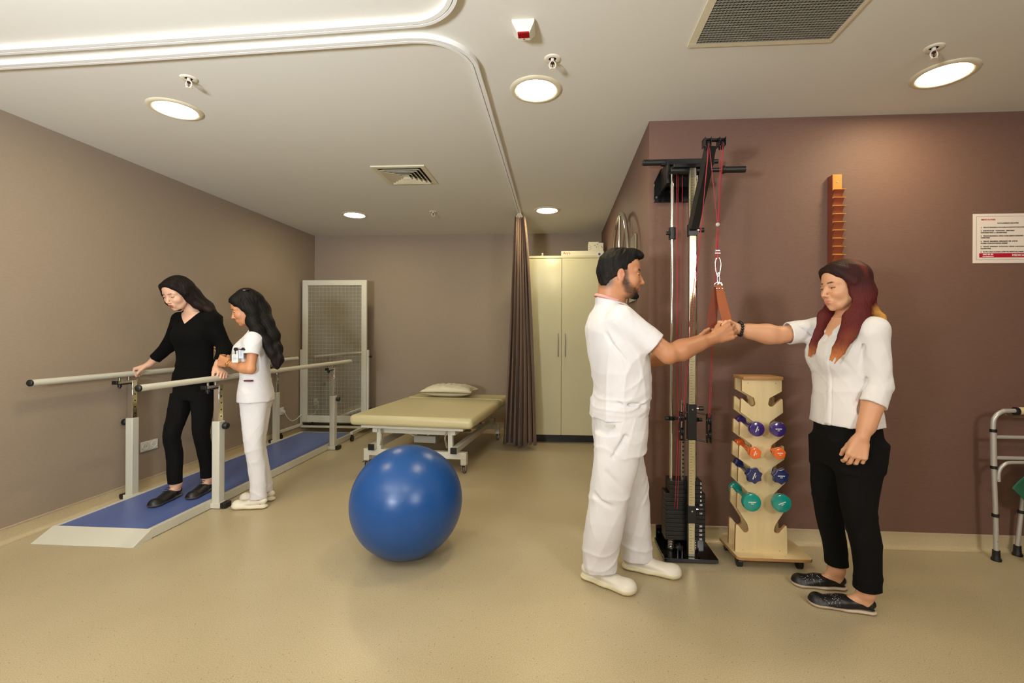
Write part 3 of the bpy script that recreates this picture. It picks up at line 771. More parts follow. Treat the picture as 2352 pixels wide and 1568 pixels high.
# rod clips
for x, z, s in ((.672, .805, -1), (.808, .80, 1), (.672, 1.90, -1)):
    k = MB().cyl((x, 2.80, z-.035 if z > 1 else z-.012), (x, 2.80, z+.035 if z > 1 else z+.012), .021, n=18).build('rod_clip', M_black, t, bevel=.002)
    MB().cyl((x+s*.018, 2.79, z), (x+s*.038, 2.79, z), .011, n=12).build('clip_knob', M_black, k)
MB().box((.672, 2.785, .797), (.808, 2.80, .813)).build('lift_yoke', M_blackm, t, bevel=.002)
# base pulley, side lug
k = MB().box((.690, 2.72, .032), (.694, 2.78, .085)).box((.714, 2.72, .032), (.718, 2.78, .085)).build('base_pulley_bracket', M_gloss_black, t)
pulley_wheel((.704, 2.75, .062), (1, 0, 0), .026, k, .008)
lg = MB().box((.610, 2.925, .032), (.645, 2.932, .12)).build('wall_lug', M_blackm, t, bevel=.002)
MB().cyl((.6275, 2.925, .075), (.6275, 2.921, .075), .007, n=14).build('bolt', M_chrome, lg)
MB().box((.612, 2.925, .032), (.90, 2.945, .10)).build('rear_panel', M_gloss_black, t, bevel=.002)
# head: wall bracket, cross head, pull-up bars
hd = MB().prism([(.600, 2.135), (.600, 2.26), (.640, 2.345), (.69, 2.36), (.86, 2.36), (.90, 2.30), (.86, 2.135)], (0, 2.98, 0), Ux, Uz, (0, -.008, 0)).build('wall_bracket', M_gloss_black, t, bevel=.002)
MB().cyl((.615, 2.972, 2.165), (.615, 2.968, 2.165), .007, n=14).cyl((.70, 2.972, 2.20), (.70, 2.968, 2.20), .006, n=12).cyl((.72, 2.972, 2.235), (.72, 2.968, 2.235), .005, n=12).build('bolt', M_chrome, hd)
MB().box((.655, 2.69, 2.255), (.865, 2.83, 2.275)).box((.64, 2.80, 2.20), (.655, 2.98, 2.33)).box((.85, 2.80, 2.20), (.865, 2.98, 2.33)).build('cross_head', M_blackm, t, bevel=.002)
rb = MB().cyl((.505, 2.86, 2.345), (.955, 2.86, 2.345), .0135, n=18).box((.62, 2.845, 2.325), (.93, 2.875, 2.36)).build('rear_pull_up_bar', M_blackm, t, bevel=.001)
MB().cyl((.510, 2.86, 2.345), (.640, 2.86, 2.345), .0185, n=18).build('grip', M_black, rb, bevel=.003)
fb = MB().cyl((.640, 2.72, 2.245), (1.06, 2.72, 2.245), .0125, n=18).build('front_pull_up_bar', M_blackm, t)
MB().cyl((.640, 2.72, 2.245), (.765, 2.72, 2.245), .0185, n=18).build('grip', M_black, fb, bevel=.003)
MB().cyl((.945, 2.72, 2.245), (1.062, 2.72, 2.245), .0185, n=18).cyl((.93, 2.72, 2.245), (.945, 2.72, 2.245), .0235, n=18).build('grip', M_black, fb, bevel=.003)
# curved boom that carries the two top pulleys
P_ = spline([(.764, 2.690, 1.905), (.768, 2.66, 1.97), (.778, 2.61, 2.07), (.79, 2.56, 2.18), (.80, 2.515, 2.30)], 6)
b = MB()
for i in range(len(P_)-1): b.bar(P_[i], P_[i+1]+(P_[i+1]-P_[i])*.10, .044, .050)
bm_ = b.build('boom', M_blackm, t)
hk = MB().box((.760, 2.495, 2.325), (.868, 2.525, 2.335)).box((.760, 2.47, 2.29), (.764, 2.53, 2.332)).box((.790, 2.47, 2.29), (.794, 2.53, 2.332)).box((.834, 2.47, 2.29), (.838, 2.53, 2.332)).box((.864, 2.47, 2.29), (.868, 2.53, 2.332)).build('pulley_head', M_blackm, t, bevel=.001)
pulley_wheel((.777, 2.495, 2.295), (1, 0, 0), .024, hk, .008)
pulley_wheel((.851, 2.495, 2.295), (1, 0, 0), .024, hk, .008)
# ropes
M_rope = mat('red_rope', (156, 36, 50), .6, bump=((600, 600, 600), .3, .0006))
def rope(*P, r=.0017): return MB().tube(spline(P, 6) if len(P) > 2 else P, r, 7).build('rope', M_rope, t)
rope((.690, 2.77, 2.25), (.690, 2.75, 1.2), (.687, 2.69, .80))
rope((.703, 2.79, 2.24), (.702, 2.79, .46))
rope((.727, 2.79, 2.24), (.725, 2.79, .915))
rope((.785, 2.485, 2.30), (.775, 2.60, 1.85), (.735, 2.66, 1.35), (.702, 2.67, .80))
rope((.777, 2.47, 2.30), (.768, 2.55, 1.9), (.752, 2.62, 1.5), (.707, 2.68, .82))
rope((.851, 2.47, 2.30), (.840, 2.55, 1.7), (.848, 2.672, .82))
rope((.861, 2.49, 2.30), (.853, 2.58, 1.6), (.855, 2.676, .80))
rope((.687, 2.70, .76), (.678, 2.735, .30))
rope((.696, 2.70, .76), (.692, 2.735, .29))

# ---------------------------------------------------------------- sling hanging from the machine
t = thing('arm_sling', (.835, 2.49, 1.5), 'brown leather arm sling hanging on a red rope and snap hook, gripped by two hands', 'arm sling')
sx, sy = .832, 2.490
MB().tube([(.786, 2.485, 2.29), (sx-.002, sy, 1.885)], .0018, 7).tube([(.843, 2.485, 2.29), (sx+.003, sy, 1.885)], .0018, 7).tube([(sx-.003, sy, 1.87), (sx-.004, sy, 1.74)], .0018, 7).tube([(sx+.004, sy, 1.87), (sx+.003, sy, 1.74)], .0018, 7).build('rope', M_rope, t)
MB().sphere((sx, sy, 1.878), .011, 16, 10).build('rope_stopper', mat('clear_stopper', (214, 208, 200), .2, trans=.4), t)
MB().cyl((sx-.010, sy, 1.742), (sx+.010, sy, 1.742), .006, n=12).cyl((sx-.012, sy, 1.728), (sx+.012, sy, 1.728), .005, n=12).build('rope_clamp', M_chrome, t)
MB().tube([(sx, sy, 1.745), (sx+.001, sy, 1.70)], .0055, 8).build('rope_loop', M_rope, t)
def oval(cx_, cz_, w_, h_, tilt=0, taper=0, yv=None):
    out = []
    for a in np.linspace(0, 2*PI, 36, endpoint=False):
        zz = h_*math.sin(a); ww = w_*(1+taper*math.sin(a))
        out.append((cx_+ww*math.cos(a)+tilt*zz, sy, cz_+zz))
    return out
MB().tube(oval(sx+.002, 1.655, .0135, .050, 0, .35), .0033, 9, closed=True).build('snap_hook', M_chrome, t, smooth=80)
MB().tube(oval(sx+.004, 1.595, .006, .032), .003, 9, closed=True).build('link', M_chrome, t, smooth=80)
MB().tube(oval(sx+.002, 1.562, .017, .013), .003, 9, closed=True).tube(oval(sx+.012, 1.560, .012, .014), .003, 9, closed=True).build('ring', M_chrome, t, smooth=80)
M_leather = mat('brown_leather', (150, 76, 28), .6, bump=((160, 160, 160), .12, .001), var=((14, 14, 5), .12))
M_leather_d = mat('dark_leather_back', (112, 46, 18), .65, bump=((160, 160, 160), .12, .001))
def strap(P, w_, m, name):
    b = MB(); vs = []
    for i, (x_, y_, z_, ww) in enumerate(P):
        vs += [(x_-ww, y_-.0018, z_), (x_+ww, y_-.0018, z_), (x_+ww, y_+.0018, z_), (x_-ww, y_+.0018, z_)]
    n_ = len(P)
    b.add(vs, [(i*4+j, i*4+(j+1) % 4, (i+1)*4+(j+1) % 4, (i+1)*4+j) for i in range(n_-1) for j in range(4)] + [(3,2,1,0), (n_*4-4, n_*4-3, n_*4-2, n_*4-1)])
    o = b.build(name, m, t, smooth=50); return o
strap([(sx+.004, sy-.008, 1.560, .016), (sx+.010, sy-.010, 1.53, .020), (sx+.020, sy-.014, 1.47, .024), (sx+.034, sy-.022, 1.40, .026), (sx+.043, sy-.03, 1.35, .025), (sx+.030, sy-.02, 1.318, .022)], 0, M_leather, 'front_strap')
strap([(sx-.002, sy+.004, 1.556, .014), (sx-.008, sy+.006, 1.52, .018), (sx-.016, sy+.010, 1.46, .022), (sx-.022, sy+.014, 1.40, .026), (sx-.024, sy+.016, 1.35, .026), (sx-.010, sy+.01, 1.312, .022)], 0, M_leather_d, 'back_strap')
for x_ in (-.008, .004, .020): MB().lathe([(0, 0), (.0048, 0), (.004, .003), (0, .0035)], (sx+x_, sy-.0115, 1.541), (0, -1, 0), n=12).build('rivet', M_chrome, t, smooth=40)

# ---------------------------------------------------------------- dumbbell rack
t = thing('dumbbell_rack', (1.16, 2.75, 0), 'birch plywood dumbbell tree on a castored base beside the pulley machine', 'dumbbell rack')
M_birch = mat('birch_plywood', (214, 192, 146), .38, var=((40, 40, 3), .05), coat=.15)
M_edge = mat('plywood_edge', (168, 126, 78), .5, var=((5, 5, 260), .12))
bc = 1.138
slots = [(.917, .113, .052), (.785, .117, .056), (.655, .121, .0645), (.530, .126, .070), (.385, .131, .079), (.210, .138, .086)]
def half_profile():
    P = [(.108, 1.050), (.108, .985)]
    for i, (zs, w_, c_) in enumerate(slots):
        r_ = .0175
        P.append((c_-.010, zs+.030))
        for a in np.linspace(math.radians(150), math.radians(330), 9): P.append((c_+r_*math.cos(a), zs+r_*math.sin(a)))
        P += [(w_-.014, zs+.020), (w_-.006, zs+.027), (w_, zs+.022), (w_+.002, zs-.050 if i < 3 else zs-.056)]
        if i == 5: P.pop()
    P += [(.142, .081)]
    return P
hp = half_profile()
poly = [(bc+a, z) for a, z in hp] + [(bc-a, z) for a, z in reversed(hp)]
for y0_ in (2.675, 2.775):
    b = MB(); b.prism([(x_, z_) for x_, z_ in poly], (0, y0_, 0), Ux, Uz, (0, .018, 0))
    b.mi = [1]*len(b.f); b.mi[0] = 0; b.mi[1] = 0
    me_o = b.build('side_panel', [M_birch, M_edge], t, smooth=30)
MB().box((bc-.108, 2.655, 1.050), (bc+.108, 2.81, 1.068)).build('top_board', M_edge, t, bevel=.003)
MB().box((bc-.085, 2.693, .081), (bc-.067, 2.775, .12)).box((bc+.067, 2.693, .081), (bc+.085, 2.775, .12)).box((bc-.03, 2.693, .081), (bc+.03, 2.775, 1.05)).build('spacer', M_birch, t)
b = MB(); bp_ = [(.985, 2.625), (1.000, 2.610), (1.372, 2.610), (1.388, 2.625), (1.388, 2.84), (1.34, 2.93), (1.02, 2.93), (.972, 2.86)]
b.prism(bp_, (0, 0, .064), Ux, (0, 1, 0), (0, 0, .018)); b.mi = [1]*len(b.f); b.mi[0] = 0; b.mi[1] = 0
b.build('base_board', [M_birch, M_edge], t, bevel=.002)
for x_, y_ in ((1.02, 2.68), (1.345, 2.68), (1.02, 2.87), (1.345, 2.87)):
    MB().cyl((x_-.013, y_, .027), (x_+.013, y_, .027), .0268, n=20).box((x_-.018, y_-.016, .03), (x_+.018, y_+.018, .0645)).build('castor', M_black, t, bevel=.001)
b = MB()
for sx_ in (-1, 1):
    for zz, dx in ((1.03, .075), (.095, .10)): b.cyl((bc+sx_*dx, 2.675, zz), (bc+sx_*dx, 2.6742, zz), .003, n=10)
b.cyl((1.25, 2.64, .082), (1.25, 2.64, .0828), .004, n=10)
b.build('screw', M_steel, t)

def dumbbell(name, color, rh, shape, loc, tilt, label, headlen=.040, rg=.0135):
    t = thing(name, (0, 0, 0), label, 'dumbbell', 'vinyl dumbbells on the wooden tree')
    mt = mat(name+'_vinyl_'+label.split()[0], color, .16, coat=.5)
    Lh = .118
    MB().cyl((0, -Lh+headlen, 0), (0, Lh-headlen, 0), rg, n=18).build('handle', mt, t, smooth=50)
    for s in (-1, 1):
        n_ = {'round': 36, 'hex': 6, 'star': 14}[shape]
        P = []
        for i in range(n_):
            a = 2*PI*i/n_ + .3
            r = rh
            if shape == 'star': r = rh if i % 2 == 0 else rh*.80
            P.append((r*math.cos(a), r*math.sin(a)))
        b = MB(); lv = []
        for f_, yy_ in ((.80, .0), (.97, .006), (1.0, .012), (1.0, headlen-.008), (.96, headlen-.002), (.88, headlen)):
            lv.append([(x_*f_, s*(Lh-headlen+yy_), z_*f_) for x_, z_ in P])
        vs = [p for l in lv for p in l]
        b.add(vs, [(k*n_+i, k*n_+(i+1) % n_, (k+1)*n_+(i+1) % n_, (k+1)*n_+i) for k in range(len(lv)-1) for i in range(n_)] + [tuple(range(n_)), tuple(range((len(lv)-1)*n_, len(lv)*n_))])
        h = b.build('head', mt, t, smooth=40 if shape == 'round' else 25, bevel=0 if shape == 'round' else .003)
        if s < 0:
            b = MB(); w_ = rh*.42; ca_, sa_ = math.cos(tilt), math.sin(tilt)
            for u0, u1, v0, v1 in [(-w_+k*w_*2/7, -w_+k*w_*2/7+w_*.20, .001, .0068) for k in range(7)] + [(-w_*.35+k*w_*.25, -w_*.35+k*w_*.25+w_*.16, -.007, -.003) for k in range(3)]:
                cc = [(u0, v0), (u1, v0), (u1, v1), (u0, v1)]
                q = [(u*ca_-v*sa_, -Lh-.0006, u*sa_+v*ca_) for u, v in cc]
                b.add(q, [(0, 1, 2, 3)])
            b.build('lettering', M_whiteink, h, smooth=0)
    t.location = loc
    t.rotation_euler = (0, .0, 0)
    return t
DB = [('purple', (56, 38, 104), .040, 'round', .788, -.058, .054), ('orange', (226, 104, 44), .034, 'hex', .657, -.067, .062),
      ('navy', (30, 44, 92), .046, 'star', .534, -.071, .069), ('teal', (22, 138, 128), .049, 'round', .388, -.083, .075)]
words = {'purple': 'second', 'orange': 'third', 'navy': 'fourth', 'teal': 'fifth'}
for cname, col, rh, shp, z, dl, dr in DB:
    shape_word = {'round': 'round-headed', 'hex': 'hexagonal', 'star': 'star-shaped'}[shp]
    for side_, dx, tl in (('left', dl, 1.2 if cname != 'teal' else 0), ('right', dr, .0 if cname != 'teal' else .4)):
        dumbbell('dumbbell', col, rh, shp, (bc+dx, 2.708, z), tl, f'{cname} {shape_word} dumbbell on the {side_} side of the wooden tree')

# ---------------------------------------------------------------- walking frame at the right edge
t = thing('walking_frame', (2.8, 2.9, 0), 'aluminium walking frame with black rubber feet against the brown wall at the right edge', 'walker')
def bent(P, r, name, m=M_alu, n=8): return MB().tube(spline(P, n), r, 16).build(name, m, t, smooth=80)
bent([(2.536, 2.86, .05), (2.530, 2.86, .30), (2.518, 2.86, .60), (2.516, 2.86, .78), (2.528, 2.86, .832), (2.565, 2.86, .862), (2.62, 2.86, .868), (2.95, 2.86, .868), (3.05, 2.86, .84), (3.07, 2.86, .77), (3.08, 2.86, .05)], .0125, 'side_frame')
MB().cyl((2.520, 2.86, .545), (2.517, 2.86, .745), .0150, n=18).build('outer_sleeve', M_alu, t)
MB().cyl((2.518, 2.86, .715), (3.05, 2.86, .715), .0105, n=16).build('cross_bar', M_alu, t)
MB().cyl((2.520, 2.86, .595), (3.05, 2.86, .595), .0105, n=16).build('cross_bar', M_alu, t)
bent([(2.541, 2.853, .46), (2.544, 2.853, .52), (2.570, 2.85, .560), (2.62, 2.85, .572), (2.80, 2.85, .572), (2.96, 2.85, .572)], .0095, 'lower_handle')
bent([(2.72, 2.935, .05), (2.735, 2.93, .25), (2.755, 2.915, .46), (2.80, 2.88, .555), (2.86, 2.855, .572)], .0115, 'rear_leg')
for c_, z_, r_ in (((2.517, 2.86), .752, .0165), ((2.521, 2.86), .540, .0165), ((2.531, 2.86), .262, .0175), ((2.735, 2.93), .262, .0165)):
    MB().cyl((c_[0], c_[1], z_-.009), (c_[0], c_[1], z_+.009), r_, n=18).build('collar', M_black, t, bevel=.001)
for c_ in ((2.536, 2.86), (2.72, 2.935), (3.08, 2.86)):
    MB().lathe([(0, 0), (.024, 0), (.0245, .010), (.019, .020), (.0175, .060), (0, .060)], (c_[0], c_[1], .0), n=22).build('rubber_foot', M_black, t, smooth=40)
b = MB()
for z_ in (.47, .17, .115): b.cyl((2.530+.002, 2.8475, z_), (2.530+.002, 2.8445, z_), .003, n=8)
b.build('height_button', M_chrome, t)
MB().cyl((2.645, 2.86, .868), (2.90, 2.86, .868), .021, n=20).build('foam_grip', mat('cream_foam', (214, 196, 150), .7), t, bevel=.004)
MB().cyl((2.632, 2.86, .866), (2.648, 2.86, .866), .0235, n=20).build('grip_collar', M_black, t)
MB().tube(spline([(2.60, 2.875, .845), (2.66, 2.89, .83), (2.80, 2.89, .83)]), .006, 8).build('fold_lever', M_steel, t)
# green cloth over the lower handle
t = thing('green_cloth', (2.75, 2.83, .5), 'dark green folded cloth draped over the walking frame at the right edge', 'cloth')
b = MB(); nu, nv = 26, 22; vs = []
for i in range(nv):
    v = i/(nv-1)
    for j in range(nu):
        u = j/(nu-1)
        xl = 2.585 + .115*abs(v-.62)**1.0*(2.0 if v < .62 else 1.9)
        x_ = xl + (3.0-xl)*u
        z_ = .588 - .25*v - .16*v*u
        y_ = 2.832 - .012*math.sin(u*14+v*3)*v - .008*math.sin(v*9+u*5) - .010
        vs.append((x_, y_, z_))
b.add(vs, [(i*nu+j, i*nu+j+1, (i+1)*nu+j+1, (i+1)*nu+j) for i in range(nv-1) for j in range(nu-1)])
o = b.build('cloth', mat('green_surgical_cloth', (34, 92, 66), .8), t, smooth=80); q = o.modifiers.new('thickness', 'SOLIDIFY'); q.thickness = .003
o = MB().sphere((0, 0, 0), 1, 28, 14, (.13, .045, .032)).build('white_clog', mat('clog_cream', (218, 210, 184), .4), None, smooth=80)
o.location = (2.79, 2.815, .0325)
tag(o, 'cream rounded shoe toe on the floor beside the walking frame, barely inside the right edge', 'shoe')
# ---------------------------------------------------------------- implicit-surface modeller for bodies and clothes
def _n(v): v = np.asarray(v, float); return v/np.linalg.norm(v)
class Prim:
    def __init__(s, fn, c, r): s.fn = fn; s.c = np.asarray(c, float); s.r = float(r)
def rc(a, b, r1, r2=None, ax=None, sq=1.0, cut=None):
    """tapered capsule; ax/sq flatten it along one axis; cut = plane offset past b for a flat end"""
    a = np.asarray(a, float); b = np.asarray(b, float); r2 = r1 if r2 is None else r2
    ab = b-a; L2 = max(ab@ab, 1e-12); axn = _n(ax) if ax is not None else None; abn = ab/math.sqrt(L2)
    def fn(p):
        v = p-a; t = np.clip((v@ab)/L2, 0, 1); v = v-t[:, None]*ab; r = r1+(r2-r1)*t
        if axn is not None:
            k = v@axn; v = v+np.outer(k*(1/sq-1), axn)
        d = np.sqrt((v*v).sum(1))-r
        if axn is not None: d = d*min(1, sq)
        if cut is not None: d = np.maximum(d, (p-b)@abn-cut)
        return d
    return Prim(fn, (a+b)/2, math.sqrt(L2)/2+max(r1, r2))
def el(c, r, R=None):
    c = np.asarray(c, float); r = np.asarray(r, float)
    def fn(p):
        q = p-c
        if R is not None: q = q@R.T
        k0 = np.sqrt(((q/r)**2).sum(1)); k1 = np.sqrt(((q/(r*r))**2).sum(1))+1e-9
        return k0*(k0-1)/k1
    return Prim(fn, c, r.max())
def bx(c, h, R=None, rd=0.0):
    c = np.asarray(c, float); h = np.asarray(h, float)-rd
    def fn(p):
        q = p-c
        if R is not None: q = q@R.T
        q = np.abs(q)-h
        return np.sqrt((np.maximum(q, 0)**2).sum(1))+np.minimum(q.max(1), 0)-rd
    return Prim(fn, c, np.linalg.norm(h)+rd)
def _cr(keys, n=80):
    K = np.array(sorted(keys, key=lambda k: k[0]), float); z = np.linspace(K[0, 0], K[-1, 0], n); out = [z]
    for c in range(1, K.shape[1]):
        m = np.gradient(K[:, c], K[:, 0]); i = np.clip(np.searchsorted(K[:, 0], z)-1, 0, len(K)-2)
        h = K[i+1, 0]-K[i, 0]; t = (z-K[i, 0])/h
        out.append((2*t**3-3*t**2+1)*K[i, c]+(t**3-2*t**2+t)*h*m[i]+(-2*t**3+3*t**2)*K[i+1, c]+(t**3-t**2)*h*m[i+1])
    return np.array(out)
def loft(keys, ang, n=2.3, rnd=(0.0, 0.0)):
    """upright stack of superellipses: keys (z, cx, cy, b along the facing angle, a across); flat ends"""
    Z = _cr(keys); z0, z1 = Z[0, 0], Z[0, -1]; ca, sa = math.cos(ang), math.sin(ang)
    def fn(p):
        z = np.clip(p[:, 2], z0, z1)
        cx, cy, b, a = [np.interp(z, Z[0], Z[i]) for i in range(1, 5)]
        x = p[:, 0]-cx; y = p[:, 1]-cy; u = np.abs(x*ca+y*sa)/b; v = np.abs(-x*sa+y*ca)/a
        k = (u**n+v**n)**(1/n); d = (k-1)*np.minimum(a, b)
        return np.maximum(d, np.maximum(z0-p[:, 2], p[:, 2]-z1))
    c = [Z[1].mean(), Z[2].mean(), (z0+z1)/2]
    return Prim(fn, c, math.hypot((z1-z0)/2, max(Z[3].max(), Z[4].max()))+max(np.ptp(Z[1]), np.ptp(Z[2])))
def half(pt, nrm):
    """everything on the nrm side of pt"""
    pt = np.asarray(pt, float); nn = _n(nrm)
    return Prim(lambda p: -(p-pt)@nn, pt, 50)
def inter(A, B): return Prim(lambda p: np.maximum(A.fn(p), B.fn(p)), A.c if A.r < B.r else B.c, min(A.r, B.r))
def shell(A, off): return Prim(lambda p: A.fn(p)-off, A.c, A.r+max(off, 0))
class Solid:
    def __init__(s): s.ops = []; s.disp = None; s.dr = 0.0
    def add(s, pr, k=0.01): s.ops.append(('a', pr, k)); return s
    def sub(s, pr, k=0.004): s.ops.append(('s', pr, k)); return s
    def cap(s, pr): s.ops.append(('i', pr, 0)); return s
    def ev(s, p, ops=None):
        d = np.full(len(p), 1.0)
        for m, pr, k in (s.ops if ops is None else ops):
            q = pr.fn(p)
            if m == 'a':
                h = np.clip(.5+.5*(d-q)/k, 0, 1); d = d+(q-d)*h-k*h*(1-h)
            elif m == 's':
                q = -q; h = np.clip(.5-.5*(d-q)/k, 0, 1); d = d+(q-d)*h+k*h*(1-h)
            else: d = np.maximum(d, q)
        if s.disp is not None: d = d+s.disp(p, d)
        return d
    def bounds(s):
        lo = np.full(3, 1e9); hi = -lo
        for m, pr, k in s.ops:
            if m == 'a': lo = np.minimum(lo, pr.c-pr.r); hi = np.maximum(hi, pr.c+pr.r)
        return lo-.02, hi+.02
    def mesh(s, h, lo=None, hi=None):
        if lo is None: lo, hi = s.bounds()
        B = 12; n = (np.ceil((np.asarray(hi)-lo)/h/B).astype(int)*B)
        V = np.ones(n+1, np.float32); nb = n//B; bR = B*h*.8661
        bi = np.stack(np.meshgrid(*[np.arange(k) for k in nb], indexing='ij'), -1).reshape(-1, 3)
        bc_ = lo+(bi+.5)*B*h
        d = s.ev(bc_)
        near = np.abs(d) < bR*1.5+.035
        for ix in bi[(~near) & (d < 0)]: a = ix*B; V[a[0]:a[0]+B+1, a[1]:a[1]+B+1, a[2]:a[2]+B+1] = -1
        loc = np.stack(np.meshgrid(*[np.arange(B+1)]*3, indexing='ij'), -1).reshape(-1, 3)*h
        PC = np.array([pr.c for _, pr, _ in s.ops]); PR = np.array([pr.r for _, pr, _ in s.ops]); big = bR+.05
        for ix, c in zip(bi[near], bc_[near]):
            keep = (np.linalg.norm(PC-c, axis=1)-PR) < big
            ops = [o for o, kk in zip(s.ops, keep) if kk]
            if not any(o[0] == 'a' for o in ops): continue
            a = ix*B; V[a[0]:a[0]+B+1, a[1]:a[1]+B+1, a[2]:a[2]+B+1] = s.ev(lo+a*h+loc, ops).reshape(B+1, B+1, B+1)
        V[0], V[-1] = 1, 1; V[:, 0] = 1; V[:, -1] = 1; V[:, :, 0] = 1; V[:, :, -1] = 1
        ins = V < 0; N1 = np.array(V.shape)
        st = np.array([N1[1]*N1[2], N1[2], 1], np.int64)
        ac, ap, quads = [], [], []
        for ax in range(3):
            sl0 = [slice(None)]*3; sl1 = [slice(None)]*3; sl0[ax] = slice(0, -1); sl1[ax] = slice(1, None)
            I = np.argwhere(ins[tuple(sl0)] != ins[tuple(sl1)])
            J = I.copy(); J[:, ax] += 1
            v0 = V[I[:, 0], I[:, 1], I[:, 2]]; v1 = V[J[:, 0], J[:, 1], J[:, 2]]
            P = I.astype(float); P[:, ax] += v0/(v0-v1)
            b_, c_ = (ax+1) % 3, (ax+2) % 3; ids = []
            for ob, oc in ((-1, -1), (0, -1), (0, 0), (-1, 0)):
                Q = I.copy(); Q[:, b_] += ob; Q[:, c_] += oc
                k = Q@st; ids.append(k); ac.append(k); ap.append(P)
            q = np.stack(ids, 1); fl = v0 > 0; q[fl] = q[fl][:, ::-1]; quads.append(q)
        ac = np.concatenate(ac); ap = np.concatenate(ap); quads = np.concatenate(quads)
        u, inv = np.unique(ac, return_inverse=True); cnt = np.bincount(inv)
        W = np.stack([np.bincount(inv, ap[:, i])/cnt for i in range(3)], 1)*h+lo
        return W, np.searchsorted(u, quads)
def smoothstep(x): x = np.clip(x, 0, 1); return x*x*(3-2*x)
def solid_obj(S, name, m, parent, h=.004, base=None, paint=(), lo=None, hi=None, relax=1):
    W, F = S.mesh(h, lo, hi)
    for _ in range(relax):     # light Laplacian pass against voxel stepping
        acc = np.zeros_like(W); cnt = np.zeros(len(W))
        for a, b in ((0, 1), (1, 2), (2, 3), (3, 0)):
            for x, y in ((a, b), (b, a)):
                for i in range(3): acc[:, i] += np.bincount(F[:, x], W[F[:, y], i], len(W))
                cnt += np.bincount(F[:, x], minlength=len(W))
        W = W*.5+acc/cnt[:, None]*.5
    off = np.array(parent.location) if parent is not None else np.zeros(3)
    me = bpy.data.meshes.new(name); nv, nf = len(W), len(F)
    me.vertices.add(nv); me.vertices.foreach_set('co', (W-off).astype(np.float32).ravel())
    me.loops.add(nf*4); me.loops.foreach_set('vertex_index', F.astype(np.int32).ravel())
    me.polygons.add(nf); me.polygons.foreach_set('loop_start', np.arange(0, nf*4, 4, dtype=np.int32))
    try: me.polygons.foreach_set('loop_total', np.full(nf, 4, np.int32))
    except Exception: pass
    me.update(calc_edges=True); me.validate()
    me.polygons.foreach_set('use_smooth', [True]*len(me.polygons))
    me.materials.append(m)
    if base is not None:
        col = np.tile(np.array(lin(base)), (len(me.vertices), 1))
        Wp = np.empty(len(me.vertices)*3, np.float32); me.vertices.foreach_get('co', Wp); Wp = Wp.reshape(-1, 3)+off
        for pr, c, soft, *amt in paint:
            w = smoothstep(.5-pr.fn(Wp)/soft)*(amt[0] if amt else 1)
            if len(amt) > 1: w = w*amt[1](Wp)
            col = col*(1-w[:, None])+np.array(lin(c))*w[:, None]
        at = me.color_attributes.new('Col', 'FLOAT_COLOR', 'POINT')
        at.data.foreach_set('color', np.concatenate([col, np.ones((len(col), 1))], 1).astype(np.float32).ravel())
    o = bpy.data.objects.new(name, me); C.objects.link(o)
    if parent is not None: o.parent = parent
    return o
def axes(F, U):
    F = _n(F); U = np.asarray(U, float); U = _n(U-F*(U@F)); L = np.cross(U, F); return F, L, U
def cloth_disp(amp, seed, freq=22.0, vert=0.8, zones=()):
    """sharp-crested folds: warped ridged waves, masked so that some areas stay smooth"""
    r = np.random.RandomState(seed); K = [(_n(r.normal(size=3)*np.array([1, 1, vert]))*freq*f, r.rand()*6.28) for f in (.7, 1.0, 1.5, 2.3)]
    Mk = [(_n(r.normal(size=3))*9, r.rand()*6.28) for _ in K]; wv = [_n(r.normal(size=3))*13 for _ in range(2)]
    def f(p, d):
        w = 1.1*np.sin(p@wv[0]+1)+.9*np.sin(p@wv[1]+2.3); s = 0
        for i, ((k, ph), (mk, mp)) in enumerate(zip(K, Mk)):
            q = (1-np.abs(np.sin(p@k+ph+w*(1+.25*i))))**2.6; m = smoothstep(.5+.75*np.sin(p@mk+mp+.5*w))
            s = s+q*m/(1+.55*i)
        o = -amp*(s-.35)
        for z, wd, am, kk in zones:      # gathered folds around a height
            q = (1-np.abs(np.sin((p[:, 2]-z)*kk*.5+1.3*np.sin(p[:, 0]*12+p[:, 1]*10+z*7)+.7*np.sin(p[:, 1]*23+p[:, 0]*17))))**2
            o = o-am*np.exp(-((p[:, 2]-z)/wd)**2)*(q-.3)
        return o
    return f
def noise3(seed, f):
    r = np.random.RandomState(seed); K = [(_n(r.normal(size=3))*f*s, r.rand()*6.28) for s in (1, 1.3, 1.7, 2.3)]
    return lambda p: sum(np.sin(p@k+ph+1.3*np.sin(p@K[(i+1) % 4][0]*.7)) for i, (k, ph) in enumerate(K))/4
